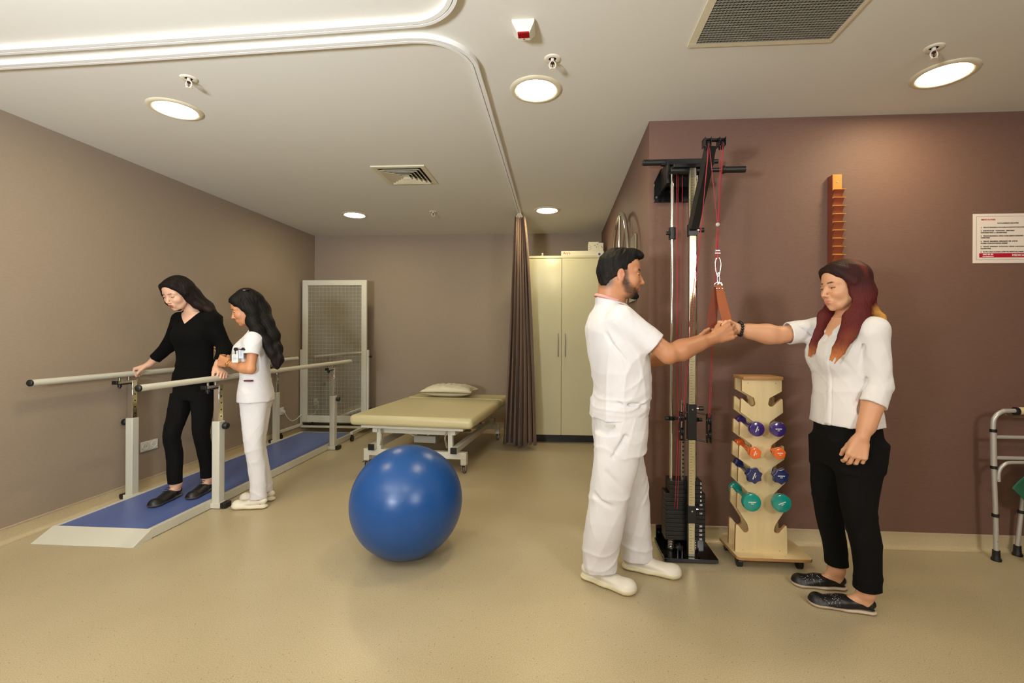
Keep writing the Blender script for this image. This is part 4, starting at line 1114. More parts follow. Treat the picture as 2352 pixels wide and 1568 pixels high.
# ---------------------------------------------------------------- hands, heads, feet
def rotv(v, ax, a):
    ax = _n(ax); v = np.asarray(v, float); return v*math.cos(a)+np.cross(ax, v)*math.sin(a)+ax*(ax@v)*(1-math.cos(a))
def hand(S, w, D, N, right, size=1.0, curl=((20, 25, 15),)*4, spread=4, thumb=(35, 20, 15, 20), kb=.005):
    """w wrist, D wrist->knuckles, N the way the palm faces; adds palm, four fingers and thumb"""
    w = np.asarray(w, float); D = _n(D); N = np.asarray(N, float); N = _n(N-D*(N@D)); Tn = np.cross(D, N)*(1 if right else -1)
    q = size; rax = np.cross(D, N)      # rotating D about this axis turns it towards N
    wb = [(-.5, .088), (-.17, .094), (.17, .096), (.48, .092)]     # pinky .. index
    tips = []
    for (tt, pl) in wb:
        k = w+D*pl*q+Tn*tt*.066*q-N*.002*q
        S.add(rc(w+Tn*tt*.026*q+D*.006*q, k, .0155*q, .0118*q), .012)
        S.add(rc(w+D*.03*q+Tn*tt*.05*q+N*.006*q, w+D*pl*.8*q+Tn*tt*.06*q+N*.006*q, .0125*q, .010*q), .012)
    fl = [(.062, .0078), (.076, .0086), (.083, .0090), (.075, .0088)]
    nails = []
    for i, (tt, pl) in enumerate(wb):
        L_, r_ = fl[i]; c = curl[3-i] if len(curl) > 3-i else curl[0]
        k = w+D*pl*q+Tn*tt*.066*q-N*.002*q
        d = rotv(D, N, 0); d = _n(D+Tn*math.tan(math.radians(spread*(tt*2))))
        a = 0; p = k
        for j, (fr, ang) in enumerate(zip((.45, .30, .25), c)):
            a += math.radians(ang); dd = rotv(d, rax, a); e = p+dd*L_*fr*q
            S.add(rc(p, e, r_*(1.06-.09*j)*q, r_*(1.0-.11*j)*q), kb if j == 0 else .003); p = e
        tips.append(p); nn = rotv(-N, rax, a); nails.append((p+nn*r_*.55*q, dd, nn, r_*q))
    a0, a1, a2, up = [math.radians(x) for x in thumb]
    b0 = w+D*.018*q+Tn*.020*q+N*.006*q
    d0 = _n(D*math.cos(a0)+Tn*math.sin(a0)); d0 = _n(d0+N*math.tan(up)); ax = np.cross(d0, _n(D*.8+N*.6))
    e0 = b0+d0*.044*q; S.add(rc(b0, e0, .0165*q, .0125*q), .012)
    d1 = rotv(d0, ax, a1); e1 = e0+d1*.034*q; S.add(rc(e0, e1, .0118*q, .0105*q), .005)
    d2 = rotv(d1, ax, a2); e2 = e1+d2*.027*q; S.add(rc(e1, e2, .0104*q, .0085*q), .004)
    nails.append((e2-N*.006*q, d2, -N, .009*q))
    return nails
def nail_paint(nails, col):
    return [(el(p, (.0052, .0052, .0052)), col, .003, .55) for p, d, n_, r in nails]
class Head:
    def __init__(s, O, F, U, k=1.0, male=False): s.O = np.asarray(O, float); s.F, s.L, s.U = axes(F, U); s.k = k; s.male = male; s.R = np.stack([s.F, s.L, s.U])
    def P(s, x, y, z): return s.O+s.k*(s.F*x+s.L*y+s.U*z)
    def E(s, x, y, z, a, b, c): return el(s.P(x, y, z), np.array((a, b, c))*s.k, s.R)
    def C(s, a, b, r1, r2=None): return rc(s.P(*a), s.P(*b), r1*s.k, (r1 if r2 is None else r2)*s.k)
    def build(s, S, look=-8, open_=.0045, nose=1.0):
        m = s.male; A = S.add
        A(s.E(-.012, 0, .042, .094, .074, .084), .01)
        A(s.E(.030, 0, .045, .060, .060, .062), .02)
        A(s.E(.030, 0, -.018, .058, .058, .072), .03)
        A(s.E(.034, 0, -.062, .050, .050 if m else .044, .040), .02)
        A(s.E(.068, 0, -.094, .021 if m else .018, .020 if m else .015, .015), .020)
        for y in (-1, 1):
            A(s.C((-.005, y*.055, -.035), (.048, y*.030, -.084), .022, .017), .025)     # jaw line
            A(s.E(.058, y*.036, -.026, .028, .024, .025), .022)                        # cheek
            A(s.C((.076, y*.010, .024), (.066, y*.044, .026), .0115 if m else .009, .009), .014)
        for y in (-1, 1): S.sub(s.E(.099, y*.031, .004, .018, .019, .0125), .012)
        A(s.C((.082, 0, .018), (.103, 0, -.022), .0080*nose, .0088*nose), .010)
        A(s.E(.1065, 0, -.0285, .0105*nose, .0090*nose, .0082*nose), .006)
        for y in (-1, 1):
            A(s.E(.0965, y*.0105, -.033, .0095, .0066, .0066), .005)
            S.sub(s.E(.1015, y*.0065, -.0425, .0050, .0032, .0035), .002)
        A(s.E(.0775, 0, -.060, .0185, .027, .022), .016)
        A(s.E(.0905, 0, -.0575, .0070, .021, .0042), .006)
        A(s.E(.0895, 0, -.0675, .0070, .0175, .0048), .006)
        S.sub(s.C((.1015, -.010, -.0627), (.1015, .010, -.0627), .0016), .003)
        for y in (-1, 1): S.sub(s.C((.0998, y*.010, -.0627), (.090, y*.024, -.0612), .0015, .0012), .003)
        S.sub(s.E(.0975, 0, -.0800, .008, .016, .0042), .008)
        s.eyes = []
        for y in (-1, 1):
            c = s.P(.0745, y*.0315, .003); A(el(c, np.full(3, .0136*s.k)), .003)
            A(s.C((.0845, y*.020, .0095), (.0805, y*.044, .0085), .0042), .004)          # upper lid fold
            S.sub(s.E(.0905, y*.0315, -.0008, .006, .0120, open_), .0015); s.eyes.append(c)
            A(s.E(-.006, y*.076, -.004, .018, .0065, .030), .006); A(s.E(.002, y*.071, -.022, .010, .007, .012), .006)
            S.sub(s.E(.001, y*.0835, .000, .0095, .0045, .017), .004); A(s.E(.009, y*.0775, -.004, .0045, .0040, .008), .003)
    def face_paint(s, brow, lip, lash=(30, 20, 16), cheek=(205, 120, 96), browz=.0265, brow_w=.0036, lipamt=.8, facetone=None):
        P = []
        for y in (-1, 1):
            P.append((s.E(.066, y*.042, -.032, .022, .018, .018), cheek, .03, .30))
            P.append((s.E(.085, y*.0315, .010, .014, .017, .007), (140, 96, 76), .008, .35))
            P.append((s.C((.090, y*.016, browz+.0015), (.085, y*.034, browz+.0035), brow_w*.9, brow_w), brow, .004, 1.0))
            P.append((s.C((.085, y*.033, browz+.0035), (.070, y*.050, browz+.0005), brow_w, brow_w*.5), brow, .004, .95))
            P.append((s.C((.0885, y*.019, .0015), (.0885, y*.032, .0045), .0021), lash, .003, 1.0))
            P.append((s.C((.0885, y*.032, .0045), (.0790, y*.0485, .0030), .0024), lash, .003, 1.0))
            P.append((s.E(-.002, y*.080, .000, .012, .006, .024), (196, 120, 96), .01, .4))
        P.append((s.E(.0955, 0, -.0575, .0100, .0225, .0048), lip, .003, lipamt)); P.append((s.E(.0945, 0, -.0680, .0100, .0190, .0058), lip, .003, lipamt))
        P.append((s.C((.1002, -.011, -.0627), (.1002, .011, -.0627), .0014), (70, 26, 22), .0026, .9))
        P.append((s.E(.108, 0, -.030, .010, .012, .009), cheek, .012, .22))
        for y in (-1, 1): P.append((s.E(.1015, y*.0065, -.0415, .0045, .003, .003), (70, 34, 26), .002, .8))
        return P
    def eyeballs(s, parent, gaze=(1, 0, -.35), iris=(46, 28, 18)):
        for i, c in enumerate(s.eyes):
            g = _n(s.F*gaze[0]+s.L*gaze[1]+s.U*gaze[2]); S = Solid(); S.add(el(c, np.full(3, .0120*s.k)), .001)
            ir = el(c+g*.0124*s.k, np.full(3, .0058*s.k)); pu = el(c+g*.0124*s.k, np.full(3, .0026*s.k))
            solid_obj(S, 'eyeball', M_eye, parent, .0014, (222, 214, 206), [(ir, iris, .0012), (pu, (8, 6, 6), .001)], relax=0)
M_eye = mat('eye', (230, 225, 220), .08, vcol='Col')
def skin_mat(name, rough=.48): return mat(name, (210, 160, 130), rough, vcol='Col', sss=.12, bump=((420, 420, 420), .06, .0004))
def shoe(parent, heel, toe, m, col, sole_col, z0=0.0, w=.046, hh=.062, sole=.022, heel_h=.052, dark=None, name='shoe', h=.003, opening=None, low=False, extra=None, paint=()):
    heel = np.array([heel[0], heel[1], z0]); toe = np.array([toe[0], toe[1], z0]); d = _n(toe-heel); s_ = np.cross([0, 0, 1], d); L_ = np.linalg.norm(toe-heel)
    S = Solid(); Z = np.array([0, 0, 1.])
    A = heel+d*w*.8; Bp = toe-d*w*.92
    mid = A+(Bp-A)*.45
    for a_, b_, r1, r2 in ((A, mid, w*.80, w*.78), (mid, Bp, w*.78, w)):
        S.add(rc(a_+Z*sole*.6, b_+Z*sole*.6, r1, r2, ax=Z, sq=sole*.62/w*1.15), .012)
    S.add(rc(A+Z*(sole+heel_h*.42), mid+Z*(sole+hh*.36), w*.70, w*.68, ax=Z, sq=.80), .012)
    S.add(rc(mid+Z*(sole+hh*.36), Bp+Z*(sole+hh*.10), w*.68, w*.90, ax=Z, sq=.52), .018)
    S.add(el(toe-d*w*.75+Z*(sole+.012), (w*.78, w*.80, .026)), .012)
    S.cap(half(heel+Z*.0004, (0, 0, 1)))
    if opening: S.sub(rc(A+d*.012+Z*(sole+opening), A+d*opening_len(L_)+Z*(sole+opening+.004), w*.50, w*.42, ax=s_, sq=1.0), .006)
    if extra: extra(S, heel, toe, d, s_)
    P = [(bx(heel+d*L_/2+Z*(sole*.5-.02), (L_, L_, sole*.5+.02)), sole_col, .003)]+list(paint)
    return solid_obj(S, name, m, parent, h, col, P)
def opening_len(L_): return L_*.30
def foot(S, heel, toe, an, z0=0.0, sole=.022, r=.025):
    h_ = np.array([heel[0], heel[1], z0]); t_ = np.array([toe[0], toe[1], z0]); d = _n(t_-h_); Z = np.array([0, 0, 1.])
    a_ = h_+d*.046+Z*(sole+r+.004); b_ = t_-d*.115+Z*(sole+r*.70)
    S.add(rc(an, np.asarray(an)+Z*.10, .030, .031), .02); S.add(rc(an, a_, .033, r+.002), .015); S.add(rc(an, h_+d*.088+Z*(sole+r+.006), .028, r-.004), .02); S.add(rc(a_, b_, r, r*.8), .015)

# ---------------------------------------------------------------- people
M_skin = skin_mat('skin')
M_hair = mat('hair', (30, 22, 20), .66, vcol='Col', spec=.22, bump=((420, 420, 20), .16, .001), var=((240, 240, 14), .22))
M_scrub = mat('white_scrub_cotton', (218, 216, 220), .85, bump=((34, 34, 26), .22, .010), sheen=.1)
M_shirt = mat('white_shirt_cotton', (218, 215, 215), .8, bump=((34, 34, 26), .18, .010), sheen=.1)
M_knit = mat('black_knit', (8, 7, 7), .95, bump=((500, 500, 260), .3, .001), spec=.15)
M_blackcloth = mat('black_trouser_cloth', (9, 8, 8), .9, bump=((420, 420, 420), .12, .0006), spec=.2)
M_shoe = mat('shoe', (220, 214, 200), .45, vcol='Col')
M_gold = mat('gold', (214, 170, 92), .22, metal=1.0)
def kk(keys, fa=1, fb=1, dx=0, dy=0, dz=0):
    return [(z+dz, x+dx, y+dy, b*fb, a*fa) for z, x, y, b, a in keys]
def person(name, loc, label): return thing(name, loc, label, 'person')
def limb(S, a, b, c, r, k=.02):
    S.add(rc(a, b, r[0], r[1]), k); S.add(rc(b, c, r[1]*1.03, r[2]), k)
    v = np.asarray(b)+(np.asarray(c)-np.asarray(b))*.28; S.add(el(v, np.full(3, r[1]*1.06)), .03)
def sleeve_(S, a, b, r1, r2, hollow, k=.02, ax=None, sq=1.0):
    """sleeve ending flat at b, with a hollow mouth around the arm"""
    a = np.asarray(a, float); b = np.asarray(b, float); d = _n(b-a)
    S.add(rc(a, b, r1, r2, cut=0.0, ax=ax, sq=sq), k)
    return lambda: S.sub(rc(b-d*.035, b+d*.03, hollow, hollow+.002, ax=ax, sq=sq), .003)
def strands(dirs, amp=.0010, freq=520., warp=1.0):
    """fine combed grooves running along the hair's fall; dirs = [(point, fall direction)] picked by nearness"""
    D_ = []
    for pt, d in dirs:
        d = _n(d); a = _n(np.cross(d, (.3, .9, .1))); b = np.cross(d, a); D_.append((np.asarray(pt, float), a, b))
    def f(p, d):
        ww = [1/(((p-pt)**2).sum(1)+1e-4)**2 for pt, a, b in D_]; tot = sum(ww); o = 0
        for w, (pt, a, b) in zip(ww, D_):
            u = p@a; v = p@b; sl = 1.6*warp*np.sin(p[:, 2]*17+u*60)+warp*np.sin(p[:, 2]*9+v*45)
            o = o+w/tot*(np.sin(u*freq+sl)+np.sin(v*freq*.83+sl+1)+.5*np.sin((u+v)*freq*1.7+2*sl))
        return amp*o*.5
    return f
# ================================================================ the man in white scrubs
def build_man():
    t = person('person', (.31, 2.46, 0), 'bearded man in white short-sleeved scrubs and clogs, seen in profile holding the sling')
    H = Head((.322, 2.432, 1.605), (1, -.03, -.07), (.05, 0, 1), 1.05, True)
    rs, re, rw = (.315, 2.305, 1.375), (.535, 2.285, 1.205), (.785, 2.405, 1.283)
    ls, le, lw = (.270, 2.630, 1.375), (.490, 2.630, 1.150), (.738, 2.555, 1.238)
    S = Solid(); H.build(S, nose=1.22, open_=.0034)
    S.add(rc(H.P(-.030, 0, -.035), (.285, 2.45, 1.44), .056, .062), .03); S.add(rc(H.P(-.055, 0, .0), (.255, 2.455, 1.43), .050, .058), .03)
    S.add(rc(rs, (.28, 2.45, 1.43), .052, .06), .03); S.add(rc(ls, (.28, 2.45, 1.43), .052, .06), .03)
    S.add(loft([(.90, .33, 2.46, .10, .15), (1.05, .325, 2.46, .10, .14), (1.25, .305, 2.46, .115, .165), (1.38, .29, 2.46, .10, .15), (1.44, .28, 2.46, .07, .09)], .3), .03)
    limb(S, rs, re, rw, (.050, .044, .0285)); limb(S, ls, le, lw, (.050, .042, .0285))
    S.add(rc((.60, 2.30, 1.222), (.70, 2.36, 1.258), .043, .034), .03)
    nl = hand(S, rw, (.93, .06, .40), (-.05, 1, .05), True, 1.02, ((52, 58, 30), (44, 58, 34), (40, 55, 34), (36, 52, 34)), 6, (30, 10, 18, 30))
    nl += hand(S, lw, (.85, -.12, .50), (.3, -.85, .3), False, .95, ((34, 46, 28), (38, 50, 30), (42, 52, 30), (46, 54, 30)), 4, (26, 10, 14, 20))
    tr0 = (kk([(.70, .325, 2.462, .130, .172), (.80, .323, 2.462, .140, .182), (.90, .322, 2.462, .140, .180), (.97, .325, 2.46, .125, .165)], 1, .94), .25)
    tr1 = (kk([(.075, .222, 2.438, .088, .080), (.16, .222, 2.430, .098, .086), (.30, .238, 2.400, .105, .090), (.47, .262, 2.385, .108, .092), (.65, .295, 2.378, .122, .098), (.80, .312, 2.385, .132, .096)], 1, .94), .1)
    tr2 = (kk([(.065, .440, 2.598, .092, .078), (.16, .432, 2.595, .088, .082), (.30, .420, 2.585, .092, .086), (.47, .402, 2.572, .098, .090), (.65, .355, 2.552, .115, .096), (.80, .330, 2.545, .132, .096)], 1, .94), .15)
    for q in (tr0, tr1, tr2): S.add(loft([k_ for k_ in kk(q[0], .76, .76) if k_[0] > .155], q[1]), .02)
    foot(S, (.128, 2.500), (.385, 2.338), (.200, 2.448, .10), 0, .03, .025); foot(S, (.358, 2.615), (.655, 2.520), (.425, 2.598, .10), 0, .03, .025)
    skin = (184, 128, 92)
    beard = (62, 42, 32); nz = noise3(5, 330)
    mottled = lambda p: .86+.22*nz(p)
    pj_ = H.P
    P = [(H.E(.02, 0, -.02, .09, .09, .10), (200, 142, 106), .08, .4)]
    for y in (-1, 1):
        P += [(H.C((.014, y*.068, .020), (.018, y*.064, -.040), .013, .019), beard, .018, .85, mottled), (H.C((.022, y*.060, -.045), (.064, y*.036, -.082), .021, .020), beard, .022, .85, mottled), (H.C((.030, y*.056, -.070), (.060, y*.030, -.100), .016, .016), beard, .02, .8, mottled),
              (H.C((.093, y*.026, -.052), (.082, y*.032, -.084), .007, .011), beard, .014, .85, mottled), (H.C((.070, y*.040, -.070), (.084, y*.022, -.090), .014, .014), beard, .016, .85, mottled)]
    P += [(H.E(.080, 0, -.094, .028, .030, .020), (26, 18, 16), .014, .97), (H.C((.103, -.020, -.0475), (.103, .020, -.0475), .0045), beard, .008, .85),
          (H.E(.040, 0, -.098, .040, .040, .018), beard, .03, .7, mottled)]
    # short faded hair at the sides and nape painted under the hair mass
    P += [(H.E(-.060, 0, -.030, .050, .070, .050), (40, 30, 26), .03, .8)]
    P += H.face_paint((34, 24, 20), (176, 110, 92), browz=.0265, brow_w=.0055, cheek=(192, 120, 88), lipamt=.6)
    P += nail_paint(nl, (226, 178, 150))
    solid_obj(S, 'body', M_skin, t, .0021, skin, P)
    H.eyeballs(t, (1, 0, -.22))
    # beard tuft and hair
    B = Solid(); B.add(H.E(.077, 0, -.096, .019, .021, .017), .01); B.add(H.E(.058, 0, -.096, .024, .026, .012), .012)
    nb = noise3(8, 420); B.disp = lambda p, d: .0016*nb(p)
    solid_obj(B, 'beard', M_hair, t, .0026, (14, 10, 9))
    B = Solid()
    B.add(H.E(-.016, 0, .050, .101, .080, .088), .01); B.add(H.E(-.055, 0, .005, .062, .066, .062), .03); B.add(H.E(.045, 0, .108, .056, .052, .030), .02)
    B.add(H.E(.085, 0, .100, .020, .040, .016), .014); B.add(H.E(-.062, 0, -.045, .040, .050, .030), .02)
    B.sub(bx(H.P(.130, 0, .012), np.array((.062, .12, .072))*1.05, H.R, .01), .008)          # forehead and face
    for y in (-1, 1):
        B.sub(bx(H.P(.070, y*.09, -.010), (.050, .05, .062), H.R, .012), .008)                    # cheeks before the ear
        B.sub(H.E(.002, y*.086, -.012, .027, .024, .036), .004); B.sub(H.E(-.010, y*.075, -.060, .034, .030, .030), .006)
    B.sub(bx(H.P(.01, 0, -.115), (.12, .12, .045), H.R, .02), .01)
    nh = noise3(3, 120); nh2 = noise3(4, 620); B.disp = lambda p, d: .0030*nh(p)+.0010*nh2(p)
    solid_obj(B, 'hair', M_hair, t, .0026, (13, 9, 8), [(H.E(.0, 0, -.02, .10, .12, .055), (44, 33, 28), .04, .5)])
    # scrub top
    S = Solid()
    S.add(loft([(.868, .312, 2.462, .136, .182), (.93, .320, 2.46, .140, .182), (1.00, .333, 2.46, .138, .180), (1.12, .325, 2.46, .142, .186), (1.26, .305, 2.46, .145, .198), (1.34, .290, 2.462, .138, .192), (1.40, .284, 2.462, .114, .152), (1.455, .276, 2.46, .082, .096), (1.505, .266, 2.46, .070, .076)], .28, 2.3), .01)
    S.add(rc((.28, 2.46, 1.415), (.305, 2.315, 1.378), .050, .062), .04); S.add(rc((.27, 2.46, 1.415), (.270, 2.62, 1.378), .050, .062), .04)
    c1 = sleeve_(S, rs, (.468, 2.289, 1.248), .066, .067, .054, .03); c2 = sleeve_(S, ls, (.425, 2.64, 1.225), .066, .067, .054, .03)
    S.disp = cloth_disp(.0042, 11, 30, .7, ((.955, .035, .006, 120), (.885, .02, .0025, 160), (1.06, .05, .0035, 70)))
    c1(); c2()
    S.sub(half((.212, 2.45, 1.494), (.26, 0, 1)), .003); S.sub(rc((.276, 2.452, 1.47), (.290, 2.445, 1.58), .060, .064), .003)
    # sunken seams and pulled folds radiating from the arm
    for a_, b_, r_ in (((.235, 2.29, 1.30), (.33, 2.262, 1.16), .006), ((.39, 2.262, 1.17), (.41, 2.27, 1.04), .006), ((.215, 2.32, 1.12), (.285, 2.27, 1.03), .006), ((.32, 2.255, 1.24), (.37, 2.24, 1.14), .005), ((.19, 2.36, .985), (.27, 2.285, .965), .006), ((.27, 2.285, .965), (.45, 2.31, .95), .005)):
        S.sub(rc(a_, b_, r_, r_*.5), .016)
    solid_obj(S, 'scrub_top', M_scrub, t, .0045)
    # trousers
    S = Solid()
    S.add(loft(*tr0), .02)
    S.add(loft(*tr1), .025)
    S.add(loft(*tr2), .025)
    S.disp = cloth_disp(.0045, 23, 26, .5, ((.15, .07, .006, 75), (.46, .10, .005, 50), (.72, .05, .004, 70)))
    for p_, r_ in (((.222, 2.438, .03), .072), ((.440, 2.598, .02), .068)): S.sub(rc(p_, (p_[0], p_[1], .10), r_), .003)
    for a_, b_ in (((.20, 2.30, .14), (.29, 2.33, .20)), ((.18, 2.32, .50), (.27, 2.29, .45)), ((.24, 2.28, .62), (.33, 2.285, .52)), ((.36, 2.49, .18), (.47, 2.51, .11)), ((.33, 2.29, .80), (.27, 2.29, .70))):
        S.sub(rc(a_, b_, .007, .003), .02)
    solid_obj(S, 'trousers', M_scrub, t, .0045)
    # small printed label on the trouser pocket
    MB().box((.228, 2.2865, .846), (.276, 2.2880, .860)).build('pocket_label', mat('label_cloth', (196, 192, 190), .7), t, smooth=0)
    for (hx, tx) in (((.128, 2.500), (.385, 2.338)), ((.358, 2.615), (.655, 2.520))):
        shoe(t, hx, tx, M_shoe, (224, 218, 206), (214, 204, 168), 0, .052, .070, .030, .070, name='clog', h=.0032)
    # lanyard lying round the neck
    b = MB(); P_ = []
    for a in np.linspace(0, 2*PI, 48, endpoint=False):
        x_ = .270+.080*math.cos(a); y_ = 2.452+.076*math.sin(a)
        P_.append((x_, y_, 1.508-.30*(x_-.19)))
    b.tube(P_, .0085, 10, closed=True, flat=(.32, 1)); b.build('lanyard', mat('lanyard_ribbon', (206, 150, 140), .6), t, smooth=80)
    return t
build_man()

# ================================================================ the woman with red hair
def build_woman():
    t = person('person', (1.42, 2.38, 0), 'woman with red and orange hair, white shirt and black trousers, arm stretched to the sling')
    H = Head((1.390, 2.365, 1.536), (-1, -.16, -.14), (-.08, 0, 1), 1.0)
    rs, re, rw = (1.355, 2.515, 1.330), (1.150, 2.505, 1.300), (.925, 2.480, 1.334)
    ls, le, lw = (1.450, 2.240, 1.320), (1.468, 2.232, 1.070), (1.372, 2.190, .842)
    S = Solid(); H.build(S, nose=.98, open_=.0032)
    S.add(rc(H.P(-.028, 0, -.035), (1.425, 2.385, 1.375), .047, .056), .03)
    S.add(rc(rs, (1.42, 2.39, 1.36), .045, .05), .03); S.add(rc(ls, (1.42, 2.38, 1.36), .045, .05), .03)
    S.add(loft([(.90, 1.42, 2.38, .09, .12), (1.05, 1.41, 2.38, .09, .12), (1.22, 1.40, 2.38, .11, .14), (1.33, 1.41, 2.38, .09, .13), (1.38, 1.42, 2.38, .06, .08)], .2), .03)
    limb(S, rs, re, rw, (.048, .042, .027)); limb(S, ls, le, lw, (.043, .037, .027))
    S.add(rc((1.440, 2.218, .99), (1.400, 2.20, .89), .040, .033), .03)
    S.add(rc((1.10, 2.50, 1.298), (1.0, 2.49, 1.315), .043, .034), .03)
    nl = hand(S, rw, (-1, .02, .02), (0, -1, -.1), True, .93, ((70, 82, 50),)*4, 2, (30, 25, 35, 35))
    nl += hand(S, lw, (-.32, -.06, -.95), (.35, .93, 0), False, .98, ((22, 42, 30), (26, 48, 34), (30, 52, 34), (34, 54, 36)), 3, (22, 8, 14, 22))
    tr0 = (kk([(.68, 1.425, 2.38, .138, .160), (.78, 1.422, 2.38, .152, .172), (.88, 1.418, 2.38, .150, .165), (.95, 1.415, 2.38, .132, .150)], .84, .86), .12)
    tr1 = (kk([(.112, 1.450, 2.272, .066, .062), (.22, 1.450, 2.272, .066, .062), (.34, 1.440, 2.275, .076, .068), (.47, 1.418, 2.283, .084, .075), (.62, 1.425, 2.298, .108, .088), (.78, 1.438, 2.308, .128, .092)], .84, .86), .05)
    tr2 = (kk([(.125, 1.430, 2.478, .062, .058), (.24, 1.418, 2.478, .064, .060), (.36, 1.392, 2.475, .070, .064), (.48, 1.378, 2.470, .080, .072), (.62, 1.385, 2.462, .102, .085), (.78, 1.400, 2.455, .122, .090)], .84, .86), .05)
    for q in (tr0, tr1, tr2): S.add(loft([k_ for k_ in kk(q[0], .76, .76) if k_[0] > .155], q[1]), .02)
    foot(S, (1.487, 2.262), (1.222, 2.335), (1.447, 2.272, .105)); foot(S, (1.478, 2.472), (1.228, 2.508), (1.430, 2.478, .105))
    for p_, q_ in (((1.447, 2.272, .10), (1.450, 2.272, .20)), ((1.430, 2.478, .10), (1.426, 2.478, .20))): S.add(rc(p_, q_, .033, .040), .02)
    skin = (206, 154, 120)
    P = H.face_paint((62, 34, 24), (186, 104, 92), cheek=(206, 132, 106), lipamt=.75) + nail_paint(nl, (232, 190, 170))
    P += [(rc(re, (1.02, 2.49, 1.32), .07), (192, 134, 98), .10, .4), (rc((1.44, 2.21, .98), (1.39, 2.19, .86), .07), (192, 134, 98), .12, .4)]
    solid_obj(S, 'body', M_skin, t, .0021, skin, P)
    H.eyeballs(t, (1, 0, -.42))
    # hair: parted crown, a lock falling in front of the near shoulder, another behind the face, tail behind
    B = Solid()
    B.add(H.E(-.018, 0, .048, .102, .084, .088), .01); B.add(H.E(.032, 0, .078, .058, .062, .046), .02)
    for y in (-1, 1): B.add(H.C((.055, y*.046, .085), (.012, y*.082, .020), .020, .022), .02)
    def lock(pts, k=.018, sq=.55, ax=None):
        for (a, r1), (b, r2) in zip(pts[:-1], pts[1:]): B.add(rc(a, b, r1, r2, ax=ax, sq=sq if ax is not None else 1), k)
    h = H.P
    ax_ = (.35, 1, .0)
    def fan(p, q, w_, n_, seed=1):        # the thinning ends of a lock
        r_ = random.Random(seed); p = np.array(p); q = np.array(q); d = q-p; sd = _n(np.cross(d, (.35, 1, 0)))
        for i_ in range(n_):
            u_ = -1+2*i_/(n_-1); a_ = p+sd*w_*.9*u_-d*.12; b_ = p+d*(.55+.06*r_.random())+sd*w_*.95*u_; c_ = q+sd*w_*.62*u_+d*(r_.random()-.6)*.28+np.array((0, -.006*r_.random(), 0))
            B.add(rc(a_, b_, .0085, .0072), .008); B.add(rc(b_, c_, .0072, .0026), .004)
    lock([(h(-.008, .070, .055), .036), (h(-.012, .082, -.03), .034), ((1.380, 2.262, 1.395), .034), ((1.316, 2.220, 1.290), .026)], .03, .62, ax_)
    fan((1.316, 2.220, 1.290), (1.246, 2.192, 1.188), .022, 9)
    lock([(h(-.03, .070, .04), .040), (h(-.036, .078, -.04), .038), ((1.405, 2.275, 1.40), .034), ((1.330, 2.228, 1.30), .022)], .03, .62, ax_)
    lock([(h(-.062, .02, .04), .062), (h(-.072, .015, -.05), .058), ((1.470, 2.375, 1.43), .050), ((1.498, 2.365, 1.375), .036)], .03)
    lock([(h(-.070, .045, -.02), .036), ((1.482, 2.315, 1.43), .028), ((1.505, 2.268, 1.385), .014), ((1.512, 2.252, 1.362), .006)], .02)
    B.sub(H.E(.107, 0, -.004, .066, .078, .090), .007)
    for y in (-1, 1):
        B.sub(H.E(.085, y*.060, -.015, .055, .030, .070), .006); B.sub(H.E(.060, y*.055, -.085, .045, .040, .06), .01)
    B.sub(H.C((.060, .0, .150), (-.08, .0, .147), .010, .008), .012)        # parting
    lock([(h(-.010, -.070, .00), .030), (h(.006, -.070, -.075), .024), ((1.335, 2.420, 1.395), .024), ((1.290, 2.390, 1.305), .022)], .03, .7, ax_)
    fan((1.290, 2.390, 1.305), (1.236, 2.358, 1.200), .018, 7)
    B.disp = strands([(H.P(0, .07, .05), (-.1, -.2, -1)), (H.P(0, 0, .13), (.3, -.7, -.3)), ((1.32, 2.24, 1.28), (-.42, -.1, -1)), ((1.28, 2.40, 1.30), (-.30, -.2, -1)), ((1.52, 2.33, 1.40), (.3, -.3, -1))], .0011, 560)
    top_red, mid, tip, gold = (52, 20, 20), (92, 32, 30), (204, 126, 66), (196, 142, 62)
    P = [(bx((1.4, 2.35, 1.36), (.5, .5, .16)), mid, .14, .85), (bx((1.25, 2.28, 1.14), (.2, .3, .07)), tip, .13, 1.0),
         (rc((1.505, 2.29, 1.40), (1.52, 2.24, 1.36), .035), gold, .05, .95), (bx((1.29, 2.19, 1.25), (.10, .010, .12)), (196, 110, 58), .05, .3),
         (H.E(-.035, .060, .085, .014, .05, .10), (118, 44, 32), .03, .7), (rc(h(-.045, .055, .095), h(-.050, .085, -.04), .008), (158, 72, 42), .02, .75), (rc(h(-.050, .085, -.04), (1.385, 2.24, 1.36), .008), (140, 60, 38), .02, .5), (H.E(.06, 0, .09, .05, .09, .06), (40, 22, 20), .04, .85)]
    solid_obj(B, 'hair', M_hair, t, .003, top_red, P)
    b = MB()
    for k in range(7): b.cyl(h(-.035, .088, .04+k*.006), h(-.043, .089, .04+k*.006), .0018, n=6)
    b.build('hair_pin', M_black, t)
    # shirt
    S = Solid(); A = .22; FS = (.88, .86, .004)
    S.add(loft(kk([(.868, 1.412, 2.38, .164, .186), (.94, 1.410, 2.38, .156, .178), (1.03, 1.400, 2.38, .140, .162), (1.10, 1.395, 2.38, .136, .158), (1.20, 1.388, 2.38, .146, .168), (1.27, 1.396, 2.38, .132, .172), (1.33, 1.412, 2.382, .104, .150), (1.375, 1.425, 2.385, .070, .095), (1.40, 1.43, 2.385, .058, .066)], *FS), A, 2.2), .01)
    S.add(el((1.335, 2.320, 1.205), (.062, .060, .070)), .06); S.add(el((1.325, 2.430, 1.21), (.060, .060, .068)), .06)
    S.add(rc((1.43, 2.38, 1.352), ls, .050, .058), .04); S.add(rc((1.42, 2.39, 1.352), rs, .048, .054), .04)
